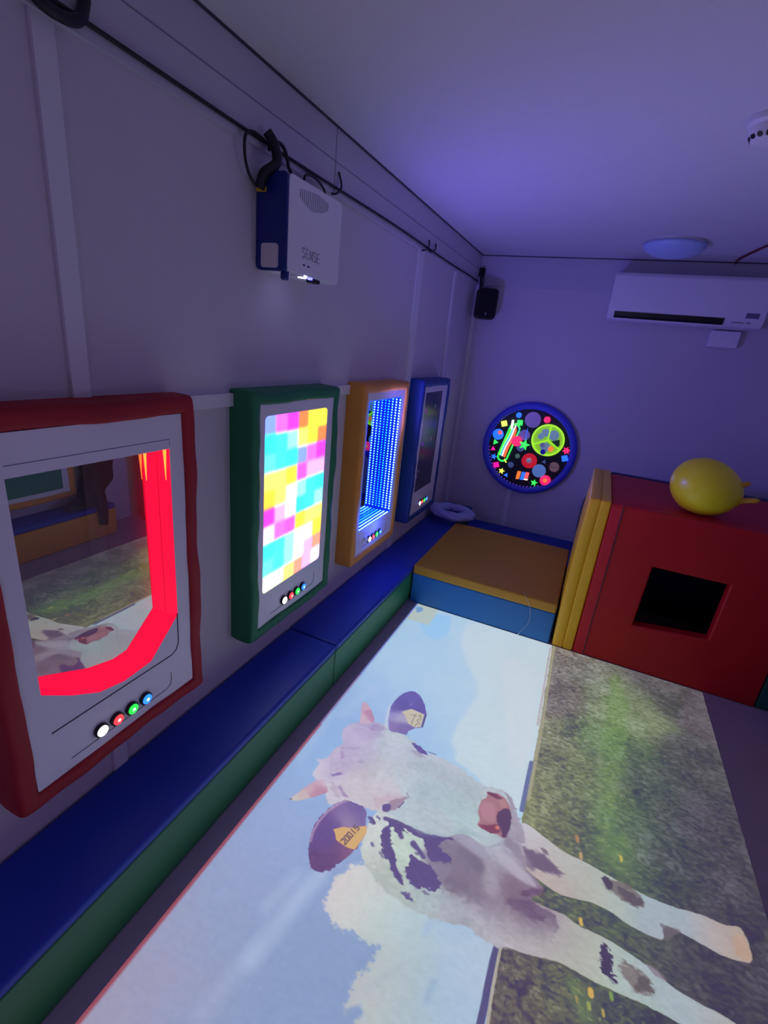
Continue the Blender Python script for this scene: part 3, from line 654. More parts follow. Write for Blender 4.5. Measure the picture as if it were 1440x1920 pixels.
import numpy as np
def paint_picture(OPS, X0=.345, X1=2.03, Y0=.03, Y1=2.83, RES=520):
    """the projected photograph: calf, sky and meadow, painted stroke by stroke on a floor-sized canvas (mm units)"""
    W=int((X1-X0)*RES); H=int((Y1-Y0)*RES); MM=1000./RES; PX=1.75
    rng=np.random.default_rng(7)
    def vnoise(cx,cy,octs=4):
        out=np.zeros((H,W),np.float32); amp=1.; tot=0
        for o in range(octs):
            gx,gy=max(2,int(W/cx)),max(2,int(H/cy))
            g=rng.random((gy+2,gx+2)).astype(np.float32)
            x=np.linspace(0,gx,W,dtype=np.float32); y=np.linspace(0,gy,H,dtype=np.float32)
            xi=np.minimum(x.astype(int),gx-1); yi=np.minimum(y.astype(int),gy-1)
            fx=(x-xi); fy=(y-yi); fx=fx*fx*(3-2*fx); fy=fy*fy*(3-2*fy)
            a=g[yi][:,xi]*(1-fx)+g[yi][:,xi+1]*fx; b=g[yi+1][:,xi]*(1-fx)+g[yi+1][:,xi+1]*fx
            out+=amp*(a*(1-fy[:,None])+b*fy[:,None]); tot+=amp; amp*=.55; cx/=2; cy/=2
            if cx<1 or cy<1: break
        out/=tot; return (out-out.mean())/(out.std()+1e-6)
    N1=vnoise(46,46,5); N2=vnoise(7,4,3); N3=vnoise(10,9,4)
    xs=(X0*1000+(np.arange(W)+.5)*MM).astype(np.float32); ys=(Y0*1000+(np.arange(H)+.5)*MM).astype(np.float32)
    img=np.zeros((H,W,3),np.float32)
    def box(P,pad):
        P=np.array(P); a=P.min(0)-pad; b=P.max(0)+pad
        i0,i1=np.clip(np.searchsorted(xs,[a[0],b[0]]),0,W); j0,j1=np.clip(np.searchsorted(ys,[a[1],b[1]]),0,H)
        return i0,i1,j0,j1
    def segdist(X,Y,P,closed):
        d=np.full(X.shape,1e9,np.float32); ins=np.zeros(X.shape,bool); n=len(P)
        for k in range(n if closed else n-1):
            ax,ay=P[k]; bx,by=P[(k+1)%n]; vx,vy=bx-ax,by-ay; L=vx*vx+vy*vy+1e-9
            t=np.clip(((X-ax)*vx+(Y-ay)*vy)/L,0,1); d=np.minimum(d,(X-ax-t*vx)**2+(Y-ay-t*vy)**2)
            if closed and ay!=by: ins^=((ay>Y)!=(by>Y))&(X<(bx-ax)*(Y-ay)/(by-ay)+ax)
        d=np.sqrt(d); return np.where(ins,-d,d)
    for op in OPS:
        if op[0]=='p':
            _,P,S,soft,rag,al,sub,noise,ssz=op
            P=[tuple(map(float,p)) for p in P]
            for _i in range(sub):
                Q=[]
                for k in range(len(P)):
                    a,b=P[k],P[(k+1)%len(P)]
                    Q+=[(a[0]*.78+b[0]*.22,a[1]*.78+b[1]*.22),(a[0]*.22+b[0]*.78,a[1]*.22+b[1]*.78)]
                P=Q if len(Q)<260 else P
            soft=max(soft,.8)*PX; i0,i1,j0,j1=box(P,soft*2+rag*PX*2)
            if i1<=i0 or j1<=j0: continue
            X,Y=np.meshgrid(xs[i0:i1],ys[j0:j1]); n1=N1[j0:j1,i0:i1]; n2=N2[j0:j1,i0:i1]
            d=segdist(X,Y,P,True)+rag*PX*(.30*n1+.32*n2)
            m=np.clip(.5-d/soft,0,1); m=m*m*(3-2*m)*al
            if len(S)==1: col=np.broadcast_to(np.array(S[0][2:],np.float32),X.shape+(3,)).copy()
            else:
                s=(ssz or 60)*PX; num=np.zeros(X.shape+(3,),np.float32); den=np.zeros(X.shape,np.float32)
                XX=X+n1*s*.10; YY=Y+n1*s*.06
                for q in S:
                    r2=((XX-q[0])**2+(YY-q[1])**2)/(s*s); w=np.exp(-r2*1.1)+1e-3/(1+r2*r2); num+=w[...,None]*np.array(q[2:],np.float32); den+=w
                col=num/den[...,None]
            if noise: col=col+(noise*(.55*n1+.5*n2)*.4)[...,None]
            t=img[j0:j1,i0:i1]; t+= (col-t)*m[...,None]
        elif op[0]=='s':
            _,P,c,w,al,soft=op; w=w*PX/2; soft=max(soft,.7)*PX
            i0,i1,j0,j1=box(P,w+soft*2)
            if i1<=i0 or j1<=j0: continue
            X,Y=np.meshgrid(xs[i0:i1],ys[j0:j1]); d=segdist(X,Y,P,False)-w
            m=np.clip(.5-d/soft,0,1)*al; t=img[j0:j1,i0:i1]; t+=(np.array(c,np.float32)-t)*m[...,None]
        else:   # meadow texture: mottling, dark clumps, pale stalks
            g=(xs>1262)[None,:]*np.ones((H,1)); fade=np.clip((2100-xs)/800,0.25,1)[None,:]
            k=(8*N3+6*N2+3*N1)*fade; k=np.where(N3>1.1,k-20*fade*np.clip(N3-1.1,0,1),k)
            img+= (k*g)[...,None]*np.array([1,1.05,.9],np.float32)
            img+= (np.clip(N2-2.1,0,1)*34*fade*g)[...,None]
            for _i in range(6500):
                x=rng.uniform(1280,2030); y=rng.uniform(30,2800); L=rng.uniform(4,15)*(1 if x<1600 else .8); a=rng.normal(.5,.7)
                c=rng.choice([-1,1],p=[.45,.55])*rng.uniform(10,34)*(1 if x<1650 else .5)
                n=int(L*2/MM)+1; t=np.linspace(0,1,n)
                ii=((x+t*L*np.cos(a)-X0*1000)/MM).astype(int); jj=((y+t*L*np.sin(a)-Y0*1000)/MM).astype(int)
                ok=(ii>=0)&(ii<W)&(jj>=0)&(jj<H); img[jj[ok],ii[ok]]+=c
    img+= (N2*1.2)[...,None]
    return np.clip(img,0,255)/255., (X0,X1,Y0,Y1)

